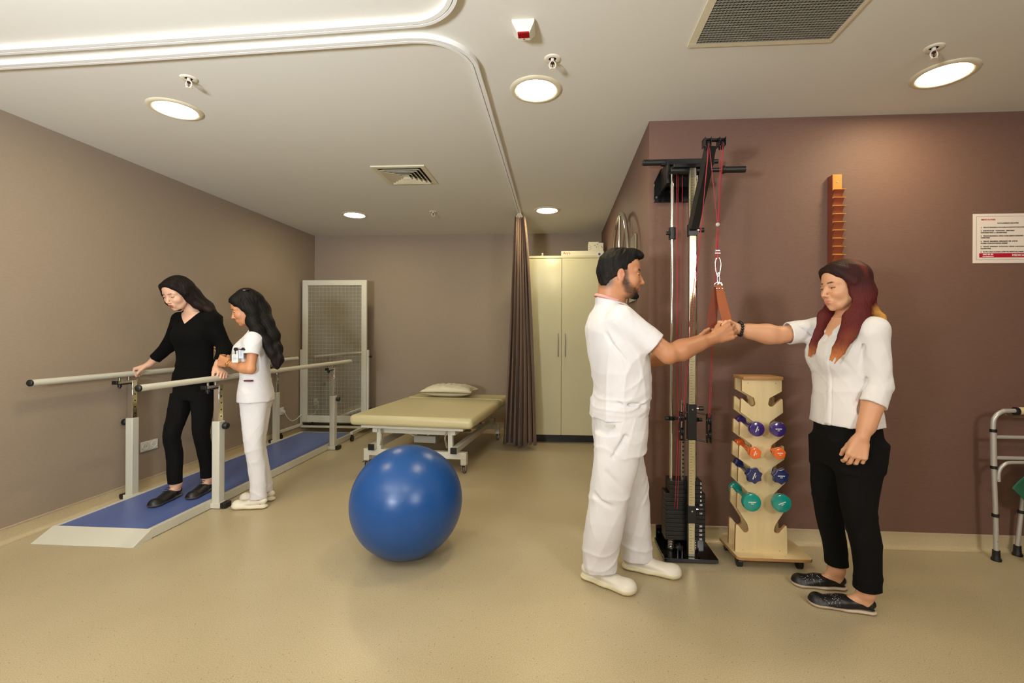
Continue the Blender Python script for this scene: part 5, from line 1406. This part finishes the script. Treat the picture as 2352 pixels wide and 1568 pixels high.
    c1 = sleeve_(S, rs, (1.198, 2.507, 1.309), .062, .058, .050, .03)
    S.add(rc((1.262, 2.509, 1.318), (1.196, 2.507, 1.309), .0600, .0600, cut=.0), .004)
    S.add(rc(ls, le, .062, .056), .03)
    c2 = sleeve_(S, le, (1.430, 2.216, .985), .055, .057, .046, .02)
    S.add(rc((1.453, 2.226, 1.035), (1.428, 2.215, .982), .0600, .0605, cut=.0), .004)
    # collar, folded
    for a_, b_, r_ in (((1.462, 2.325, 1.408), (1.395, 2.305, 1.385), .013), ((1.395, 2.305, 1.385), (1.330, 2.318, 1.315), .016), ((1.462, 2.445, 1.408), (1.385, 2.445, 1.380), .013), ((1.385, 2.445, 1.380), (1.318, 2.385, 1.315), .014), ((1.462, 2.325, 1.408), (1.478, 2.385, 1.412), .013), ((1.478, 2.385, 1.412), (1.462, 2.445, 1.408), .013)):
        S.add(rc(a_, b_, r_, r_, ax=(0, 0, 1), sq=1), .006)
    fold = cloth_disp(.0040, 41, 24, .8, ((1.06, .10, .003, 60),))
    fd = np.array((-.80, -.60)); pd = np.array((.60, -.80))
    def shirt_disp(p, d):           # button placket: a raised strip with a stitched edge running down the front
        q = p[:, :2]-np.array((1.405, 2.38)); l = q@pd+.10*(p[:, 2]-1.1)*0; f_ = smoothstep((q@fd)/.05)*smoothstep((1.31-p[:, 2])/.02)
        return fold(p, d)+f_*(.0035*np.exp(-(l/.0022)**2)-.0022*np.exp(-((l+.012)/.009)**4))
    S.disp = shirt_disp
    c1(); c2()
    S.sub(rc((1.425, 2.385, 1.37), (1.41, 2.375, 1.50), .050, .070), .004); S.sub(rc((1.36, 2.365, 1.40), (1.285, 2.33, 1.275), .036, .006), .006)
    S.sub(bx((1.245, 2.315, .862), (.05, .02, .016), rd=.01), .01)
    for a_, b_, r_ in (((1.40, 2.225, 1.26), (1.38, 2.225, 1.12), .006), ((1.36, 2.23, 1.13), (1.30, 2.25, 1.20), .006), ((1.42, 2.23, 1.10), (1.37, 2.235, .98), .006), ((1.50, 2.17, 1.12), (1.45, 2.165, 1.08), .005), ((1.51, 2.17, 1.21), (1.45, 2.165, 1.16), .005), ((1.30, 2.46, 1.30), (1.24, 2.455, 1.345), .005)):
        S.sub(rc(a_, b_, r_, r_*.4), .016)
    solid_obj(S, 'shirt', M_shirt, t, .0042)
    # trousers
    S = Solid()
    S.add(loft(*tr0), .02)
    S.add(loft(*tr1), .06)
    S.add(loft(*tr2), .06)
    S.disp = cloth_disp(.0025, 51, 26, .5, ((.46, .05, .003, 70), (.17, .04, .002, 90)))
    for a_, b_ in (((1.37, 2.20, .44), (1.47, 2.205, .36)), ((1.37, 2.205, .50), (1.45, 2.20, .40)), ((1.42, 2.20, .58), (1.35, 2.22, .52))): S.sub(rc(a_, b_, .006, .003), .02)
    solid_obj(S, 'trousers', M_blackcloth, t, .0045)
    for hx, tx in (((1.487, 2.262), (1.222, 2.335)), ((1.478, 2.472), (1.228, 2.508))):
        d = _n(np.array((tx[0]-hx[0], tx[1]-hx[1], 0)))
        def extra(S, heel, toe, d, s_):
            S.add(rc(heel+d*.150+np.array((0, 0, .040)), heel+d*.175+np.array((0, 0, .032)), .034, .032, ax=(0, 0, 1), sq=.7), .02); S.sub(rc(heel+d*.040+np.array((0, 0, .082)), heel+d*.098+np.array((0, 0, .080)), .030, .026), .004)
        nz = noise3(17, 900)
        glit = (el(np.array((tx[0], tx[1], .05))-d*.085, (.055, .055, .03)), (190, 190, 196), .02, 1.0, lambda p, nz=nz: (nz(p) > .62).astype(float))
        shoe(t, hx, tx, M_shoe, (13, 12, 14), (196, 178, 156), 0, .041, .056, .020, .062, h=.0028, extra=extra, paint=[glit])
    # beaded bracelet
    b = MB(); c0 = np.array((.945, 2.481, 1.332))
    for i in range(16):
        a = 2*PI*i/16; b.sphere((c0[0]+.002*math.sin(3*a), c0[1]+.0315*math.cos(a), c0[2]+.0345*math.sin(a)), .0085, 10, 7)
    b.build('bracelet', M_gloss_black, t, smooth=80)
    return t
build_woman()

# ================================================================ the patient in black between the bars
def build_patient():
    t = person('person', (-2.80, 3.38, PZ), 'long-haired woman all in black stepping between the parallel bars, looking down')
    H = Head((-2.838, 3.275, 1.592), (-.10, -.90, -.44), (-.04, -.40, 1), 1.0)
    rs, re, rw = (-2.940, 3.410, 1.405), (-3.095, 3.490, 1.200), (-3.225, 3.445, 1.048)
    ls, le, lw = (-2.655, 3.385, 1.405), (-2.592, 3.440, 1.180), (-2.555, 3.305, 1.042)
    S = Solid(); H.build(S, nose=.95, open_=.0026)
    S.add(rc(H.P(-.035, 0, -.030), (-2.80, 3.375, 1.46), .044, .050), .03)
    S.add(rc(rs, (-2.80, 3.39, 1.43), .040, .044), .03); S.add(rc(ls, (-2.80, 3.39, 1.43), .040, .044), .03)
    S.add(loft([(.92, -2.79, 3.37, .075, .11), (1.07, -2.79, 3.38, .07, .10), (1.26, -2.80, 3.378, .075, .12), (1.38, -2.80, 3.380, .072, .118), (1.45, -2.80, 3.385, .048, .08)], -PI/2), .03)
    limb(S, rs, re, rw, (.042, .037, .024)); limb(S, ls, le, lw, (.042, .037, .024))
    nl = hand(S, rw, (-.80, -.22, -.32), (-.25, -.05, -1), True, .95, ((50, 60, 35), (52, 60, 35), (54, 60, 35), (56, 60, 35)), 5, (28, 15, 30, 25))
    nl += hand(S, lw, (.62, -.30, -.38), (-.55, -.1, -1), False, .95, ((58, 62, 40), (56, 62, 40), (54, 62, 40), (52, 62, 40)), 5, (28, 15, 30, 25))
    z0 = PZ
    legs_ = (((-2.870, 3.37, .90), (-2.885, 3.285, .52), (-2.870, 3.290, .145)), ((-2.715, 3.37, .90), (-2.735, 3.375, .51), (-2.745, 3.455, .145)))
    tr0 = ([(.790, -2.79, 3.37, .088, .128), (.84, -2.79, 3.37, .096, .146), (.92, -2.79, 3.37, .094, .142), (1.0, -2.79, 3.37, .086, .126)], -PI/2-.05)
    tr1 = ([(.165, -2.876, 3.300, .046, .044), (.26, -2.880, 3.300, .048, .047), (.38, -2.886, 3.305, .053, .052), (.52, -2.892, 3.285, .056, .053), (.68, -2.882, 3.330, .072, .066), (.84, -2.862, 3.360, .088, .076)], -PI/2-.05)
    tr2 = ([(.165, -2.745, 3.455, .046, .044), (.26, -2.744, 3.450, .048, .047), (.38, -2.738, 3.420, .053, .051), (.52, -2.730, 3.375, .056, .053), (.68, -2.720, 3.370, .072, .064), (.84, -2.722, 3.37, .088, .074)], -PI/2-.05)
    for q in (tr0, tr1, tr2): S.add(loft([k_ for k_ in kk(q[0], .76, .76) if k_[0] > .155], q[1]), .02)
    foot(S, (-2.880, 3.360), (-2.872, 3.085), (-2.876, 3.310, z0+.10), z0); foot(S, (-2.750, 3.515), (-2.728, 3.255), (-2.745, 3.465, z0+.10), z0)
    for p_, q_ in (((-2.876, 3.308, .155), (-2.877, 3.30, .24)), ((-2.745, 3.463, .155), (-2.744, 3.452, .24))): S.add(rc(p_, q_, .030, .036), .02)
    skin = (216, 172, 146)
    P = H.face_paint((58, 36, 30), (150, 48, 50), cheek=(226, 148, 132), lash=(22, 14, 12), lipamt=.95, brow_w=.003) + nail_paint(nl, (226, 180, 170))
    solid_obj(S, 'body', M_skin, t, .0024, skin, P)
    H.eyeballs(t, (1, 0, -.55))
    B = Solid(); h = H.P
    B.add(H.E(-.018, 0, .046, .101, .083, .087), .01); B.add(H.E(.028, 0, .077, .056, .061, .045), .02)
    def lock(pts, k=.02, **kw):
        for (a, r1), (b, r2) in zip(pts[:-1], pts[1:]): B.add(rc(a, b, r1, r2, **kw), k)
    for y in (-1, 1): B.add(H.C((.060, y*.046, .080), (.020, y*.082, .010), .018, .020), .02)
    lock([(h(-.004, .070, .035), .034), (h(-.012, .078, -.04), .033), ((-2.730, 3.330, 1.515), .030), ((-2.665, 3.375, 1.475), .024), ((-2.64, 3.45, 1.42), .020)], .03)
    lock([(h(-.05, .050, .03), .050), (h(-.07, .05, -.03), .048), ((-2.725, 3.42, 1.50), .042), ((-2.69, 3.47, 1.40), .040), ((-2.68, 3.49, 1.30), .030)], .03)
    lock([(h(-.06, -.01, .02), .062), (h(-.075, 0, -.05), .056), ((-2.79, 3.46, 1.46), .050), ((-2.78, 3.49, 1.36), .042), ((-2.78, 3.50, 1.25), .030)], .03)
    lock([(h(.010, -.074, .02), .028), (h(.012, -.083, -.045), .027), (h(.002, -.078, -.080), .022), ((-2.890, 3.345, 1.485), .018)])
    B.sub(H.E(.107, 0, -.004, .066, .078, .090), .007)
    for y in (-1, 1): B.sub(H.E(.088, y*.050, -.020, .055, .026, .075), .006); B.sub(H.E(.065, y*.045, -.085, .042, .036, .05), .01)
    B.sub(H.C((.070, -.008, .146), (-.06, -.004, .146), .009, .007), .012)
    lock([(h(.046, -.056, .070), .018), (h(.030, -.076, .01), .020), (h(.020, -.082, -.06), .021), (h(-.005, -.078, -.115), .018)], .02)
    B.disp = strands([(H.P(0, .07, .05), (.25, .1, -1)), (H.P(0, 0, .13), (.7, .1, -.4)), (H.P(0, -.08, 0), (-.1, .1, -1)), ((-2.67, 3.32, 1.43), (.6, .25, -.75)), ((-2.7, 3.48, 1.30), (.1, .1, -1))], .0010, 480)
    solid_obj(B, 'hair', M_hair, t, .0032, (17, 9, 8), [(bx((-2.7, 3.35, 1.42), (.3, .3, .10)), (38, 20, 15), .12, .6)])
    # sweater
    S = Solid(); A = -PI/2-.05
    S.add(loft([(.900, -2.795, 3.368, .098, .148), (.96, -2.795, 3.370, .102, .150), (1.04, -2.790, 3.378, .092, .134), (1.12, -2.790, 3.380, .090, .130), (1.22, -2.795, 3.376, .098, .140), (1.32, -2.798, 3.376, .098, .148), (1.39, -2.80, 3.385, .084, .136), (1.445, -2.80, 3.39, .062, .098), (1.478, -2.80, 3.39, .052, .074)], A, 2.2), .01)
    for x_ in (-2.855, -2.745): S.add(el((x_, 3.305, 1.270), (.052, .042, .052)), .06)
    S.add(rc((-2.80, 3.385, 1.425), rs, .042, .046), .04); S.add(rc((-2.80, 3.385, 1.425), ls, .042, .046), .04)
    S.add(rc(rs, re, .054, .050), .03); S.add(rc(ls, le, .054, .050), .03)
    c1 = sleeve_(S, re, (-3.190, 3.460, 1.090), .050, .043, .036, .03); c2 = sleeve_(S, le, (-2.561, 3.335, 1.072), .050, .042, .035, .03)
    S.disp = cloth_disp(.0035, 61, 28, .8, ((.98, .05, .004, 80), (1.05, .03, .003, 120)))
    c1(); c2()
    S.sub(rc((-2.80, 3.385, 1.465), (-2.81, 3.35, 1.56), .054, .064), .004)
    vz = inter(bx((-2.808, 3.26, 1.45), (.2, .10, .085)), Prim(lambda p: np.abs(p[:, 0]+2.806)*.74-(p[:, 2]-1.362)*.62, (-2.808, 3.25, 1.42), .3))
    S.sub(vz, .003)
    solid_obj(S, 'sweater', M_knit, t, .0045)
    S = Solid()
    S.add(loft(*tr0), .015)
    S.add(loft(*tr1), .015)
    S.add(loft(*tr2), .015)
    S.disp = cloth_disp(.003, 71, 28, .5, ((.50, .06, .003, 80),))
    solid_obj(S, 'trousers', M_blackcloth, t, .0045)
    for hx, tx in (((-2.880, 3.360), (-2.872, 3.085)), ((-2.750, 3.515), (-2.728, 3.255))):
        def extra(S, heel, toe, d, s_):
            S.add(rc(heel+d*.125+np.array((0, 0, .044)), heel+d*.165+np.array((0, 0, .034)), .036, .034, ax=(0, 0, 1), sq=.75), .02); S.sub(rc(heel+d*.042+np.array((0, 0, .094)), heel+d*.080+np.array((0, 0, .094)), .029, .027), .004)
        so = shoe(t, hx, tx, M_shoe, (20, 19, 20), (74, 66, 62), z0, .043, .056, .020, .070, h=.003, extra=extra)
        d = _n(np.array((tx[0]-hx[0], tx[1]-hx[1], 0))); s_ = np.array((-d[1], d[0], 0)); b = MB()
        for k in range(3):
            c0 = np.array((tx[0], tx[1], z0+.078+.008*k))-d*(.118+.018*k); b.tube([c0-s_*.014, c0+np.array((0, 0, .003)), c0+s_*.014], .002, 6)
        b.build('laces', M_black, so)
    return t
build_patient()

# ================================================================ the nurse
def build_nurse():
    t = person('person', (-2.25, 3.34, 0), 'woman with wavy dark hair in white scrubs supporting the woman in black')
    H = Head((-2.372, 3.378, 1.478), (-.84, -.50, -.36), (-.30, -.18, 1), 1.0)
    ls, le, lw = (-2.225, 3.245, 1.255), (-2.215, 3.195, 1.040), (-2.425, 3.255, 1.075)
    rs, re, rw = (-2.325, 3.470, 1.255), (-2.415, 3.570, 1.105), (-2.600, 3.505, 1.168)
    S = Solid(); H.build(S, nose=1.0, open_=.0028)
    S.add(rc(H.P(-.035, 0, -.030), (-2.270, 3.36, 1.31), .042, .048), .03)
    S.add(rc(rs, (-2.27, 3.36, 1.27), .042, .046), .03); S.add(rc(ls, (-2.26, 3.34, 1.27), .042, .046), .03)
    S.add(loft([(.86, -2.27, 3.34, .075, .105), (1.0, -2.27, 3.34, .07, .095), (1.15, -2.28, 3.34, .08, .11), (1.26, -2.27, 3.34, .075, .11), (1.31, -2.27, 3.345, .05, .07)], PI+.35), .03)
    limb(S, rs, re, rw, (.036, .032, .022)); limb(S, ls, le, lw, (.037, .032, .023))
    S.add(rc((-2.26, 3.205, 1.045), (-2.34, 3.23, 1.06), .032, .028), .03)
    nl = hand(S, lw, (-.93, .25, .22), (.25, .90, -.1), False, .95, ((34, 42, 24), (36, 44, 26), (38, 46, 26), (40, 48, 28)), 5, (25, 12, 15, 30))
    nl += hand(S, rw, (-.72, -.62, .30), (.55, -.82, .1), True, .95, ((62, 32, 18), (64, 32, 18), (66, 34, 18), (68, 36, 18)), 8, (35, 12, 15, 20))
    legs_ = (((-2.225, 3.28, .86), (-2.225, 3.265, .47), (-2.205, 3.300, .09)), ((-2.28, 3.41, .86), (-2.30, 3.40, .47), (-2.255, 3.44, .09)))
    tr0 = ([(.74, -2.272, 3.345, .092, .124), (.80, -2.272, 3.345, .100, .136), (.90, -2.27, 3.345, .094, .126)], PI+.32)
    tr1 = ([(.070, -2.222, 3.300, .058, .055), (.16, -2.222, 3.300, .056, .054), (.30, -2.226, 3.292, .058, .056), (.47, -2.240, 3.272, .063, .060), (.64, -2.248, 3.282, .080, .070), (.80, -2.255, 3.295, .096, .078)], PI+.32)
    tr2 = ([(.075, -2.268, 3.440, .058, .054), (.16, -2.270, 3.438, .056, .054), (.30, -2.288, 3.42, .058, .055), (.47, -2.302, 3.400, .062, .058), (.64, -2.295, 3.400, .078, .068), (.80, -2.285, 3.395, .094, .076)], PI+.32)
    for q in (tr0, tr1, tr2): S.add(loft([k_ for k_ in kk(q[0], .76, .76) if k_[0] > .155], q[1]), .02)
    foot(S, (-2.150, 3.300), (-2.395, 3.268), (-2.220, 3.300, .10), 0, .026, .023); foot(S, (-2.190, 3.455), (-2.445, 3.425), (-2.266, 3.440, .10), 0, .026, .023)
    skin = (200, 140, 100)
    P = H.face_paint((28, 18, 16), (186, 92, 80), cheek=(200, 118, 86), lash=(18, 12, 10)) + nail_paint(nl, (226, 178, 156))
    solid_obj(S, 'body', M_skin, t, .0024, skin, P)
    H.eyeballs(t, (1, 0, -.5))
    B = Solid(); h = H.P
    B.add(H.E(-.022, 0, .050, .106, .088, .092), .01); B.add(H.E(.038, 0, .088, .054, .062, .044), .02); B.add(H.E(-.03, 0, .100, .07, .06, .06), .03)
    def lock(pts, k=.02, **kw):
        for (a, r1), (b, r2) in zip(pts[:-1], pts[1:]): B.add(rc(a, b, r1, r2, **kw), k)
    for y in (-1, 1): B.add(H.C((.055, y*.046, .085), (.012, y*.082, .010), .020, .024), .02)
    lock([(h(-.02, .068, .03), .042), (h(-.034, .076, -.03), .040), ((-2.262, 3.285, 1.390), .042), ((-2.215, 3.275, 1.315), .042), ((-2.165, 3.290, 1.235), .036), ((-2.125, 3.31, 1.15), .030), ((-2.105, 3.325, 1.075), .022)], .03)
    lock([(h(-.07, .0, .04), .070), (h(-.090, 0, -.03), .062), ((-2.215, 3.37, 1.37), .056), ((-2.165, 3.37, 1.28), .050), ((-2.130, 3.36, 1.18), .042), ((-2.108, 3.355, 1.10), .032), ((-2.112, 3.35, 1.045), .018)], .03)
    lock([((-2.10, 3.33, 1.20), .022), ((-2.078, 3.335, 1.12), .016), ((-2.088, 3.33, 1.05), .008)], .02)
    lock([(h(.0, -.075, .0), .034), (h(-.01, -.085, -.06), .034), ((-2.33, 3.47, 1.36), .030), ((-2.355, 3.455, 1.315), .018)])
    B.sub(H.E(.107, 0, -.004, .066, .078, .090), .007)
    for y in (-1, 1): B.sub(H.E(.075, y*.066, -.030, .060, .036, .070), .008); B.sub(H.E(.045, y*.066, -.095, .056, .046, .05), .012)
    nw = noise3(31, 30); st = strands([(H.P(0, .07, .05), (.35, 0, -1)), (H.P(0, 0, .13), (.8, -.1, -.35)), ((-2.24, 3.26, 1.30), (.55, .1, -1)), ((-2.11, 3.33, 1.08), (.1, .05, -1))], .0014, 420, 1.6)
    B.disp = lambda p, d: st(p, d)+.005*nw(p)*smoothstep((1.42-p[:, 2])/.12)
    solid_obj(B, 'hair', M_hair, t, .0032, (10, 7, 6), [(bx((-2.1, 3.35, 1.02), (.3, .3, .16)), (26, 16, 12), .15, .6)])
    k0 = h(-.045, .045, .140)
    MB().cbox(k0, (.05, .022, .014)).build('hair_clip', M_gloss_black, t, bevel=.003)
    MB().cbox(Vector(k0)+Vector((0, -.012, -.004)), (.018, .006, .006)).build('clip_jewel', M_chrome, t, bevel=.001)
    # scrub tunic with a waist seam
    S = Solid(); A = PI+.32; FS = (.86, .80, -.012)
    S.add(loft(kk([(.790, -2.262, 3.345, .152, .182), (.86, -2.262, 3.343, .146, .174), (.95, -2.262, 3.34, .126, .156), (1.02, -2.265, 3.34, .122, .152), (1.12, -2.280, 3.34, .134, .164), (1.20, -2.275, 3.34, .130, .168), (1.26, -2.265, 3.345, .110, .150), (1.305, -2.262, 3.35, .074, .098), (1.322, -2.262, 3.35, .064, .080)], *FS), A, 2.2), .01)
    S.add(el((-2.345, 3.275, 1.165), (.050, .050, .055)), .06); S.add(el((-2.355, 3.37, 1.165), (.050, .050, .055)), .06)
    S.add(rc((-2.265, 3.34, 1.278), ls, .042, .048), .04); S.add(rc((-2.275, 3.36, 1.278), rs, .042, .048), .04)
    c1 = sleeve_(S, ls, (-2.222, 3.210, 1.142), .056, .060, .046, .03); c2 = sleeve_(S, rs, (-2.372, 3.532, 1.145), .058, .060, .046, .03)
    S.disp = cloth_disp(.0032, 81, 30, .8, ((.96, .02, .003, 150), (.90, .05, .002, 70)))
    c1(); c2()
    S.sub(rc((-2.275, 3.35, 1.315), (-2.30, 3.35, 1.42), .048, .060), .004); S.sub(rc((-2.33, 3.335, 1.32), (-2.385, 3.31, 1.22), .036, .004), .005)
    for z_ in (.945,):
        ring = [(-2.262+.15*math.cos(a), 3.34+.17*math.sin(a), z_) for a in np.linspace(0, 2*PI, 24)]
    S.sub(rc((-2.34, 3.165, .875), (-2.24, 3.155, .870), .0028), .004); S.sub(rc((-2.34, 3.165, .80), (-2.34, 3.165, .875), .0022), .003)
    solid_obj(S, 'tunic', M_scrub, t, .0045)
    S = Solid()
    S.add(loft(*tr0), .015)
    S.add(loft(*tr1), .015)
    S.add(loft(*tr2), .015)
    S.disp = cloth_disp(.0038, 91, 28, .5, ((.13, .06, .004, 80), (.45, .08, .003, 60)))
    solid_obj(S, 'trousers', M_scrub, t, .0045)
    for hx, tx in (((-2.150, 3.300), (-2.395, 3.268)), ((-2.190, 3.455), (-2.445, 3.425))):
        shoe(t, hx, tx, M_shoe, (226, 220, 206), (220, 210, 182), 0, .043, .062, .026, .070, h=.0032)
    # belt, trim, badges, bracelets
    MB().box((-2.262, 3.188, .950), (-2.205, 3.215, .961)).build('belt', M_maroon, t, bevel=.003)
    for (bx_, by_, bz_, w_, h_, c_, n_) in ((-2.299, 3.150, 1.118, .046, .058, (226, 228, 230), 'name_badge'), (-2.258, 3.158, 1.148, .034, .060, (200, 212, 230), 'name_badge')):
        q = MB().cbox((bx_, by_, bz_), (w_, .003, h_)).build(n_, mat('badge_card', c_, .25), t, bevel=.0006)
        b = MB()
        for k in range(4): b.box((bx_-w_*.3, by_-.0021, bz_+h_*(.28-.16*k)), (bx_+w_*(.3-.06*(k % 2)), by_-.0016, bz_+h_*(.28-.16*k)+.0022))
        b.build('print', mat('badge_ink', (110, 122, 150), .6), q, smooth=0)
    MB().cyl((-2.298, 3.150, 1.184), (-2.298, 3.166, 1.184), .0125, n=20).cyl((-2.246, 3.155, 1.186), (-2.246, 3.170, 1.186), .010, n=20).box((-2.301, 3.150, 1.148), (-2.295, 3.154, 1.184)).box((-2.262, 3.154, 1.176), (-2.228, 3.160, 1.186)).build('badge_reel', M_black, t, bevel=.001)
    MB().bar((-2.286, 3.160, 1.183), (-2.252, 3.162, 1.178), .003, .006).build('pen', M_maroon, t)
    b = MB(); wv = _n(np.array(lw)-np.array(le)); c0 = np.array(lw)-wv*.018; x_, y_, d_ = frame(wv)
    for off, tl in ((0, .0), (.009, .3), (-.008, -.25)):
        b.tube([tuple(Vector(c0+wv*off)+x_*(.0300*math.cos(a))+y_*(.0300*math.sin(a))+Vector(wv)*(.006*math.sin(a+tl*9))) for a in np.linspace(0, 2*PI, 30, endpoint=False)], .0018, 7, closed=True)
    b.build('bracelet', M_gold, t, smooth=80)
    return t
build_nurse()
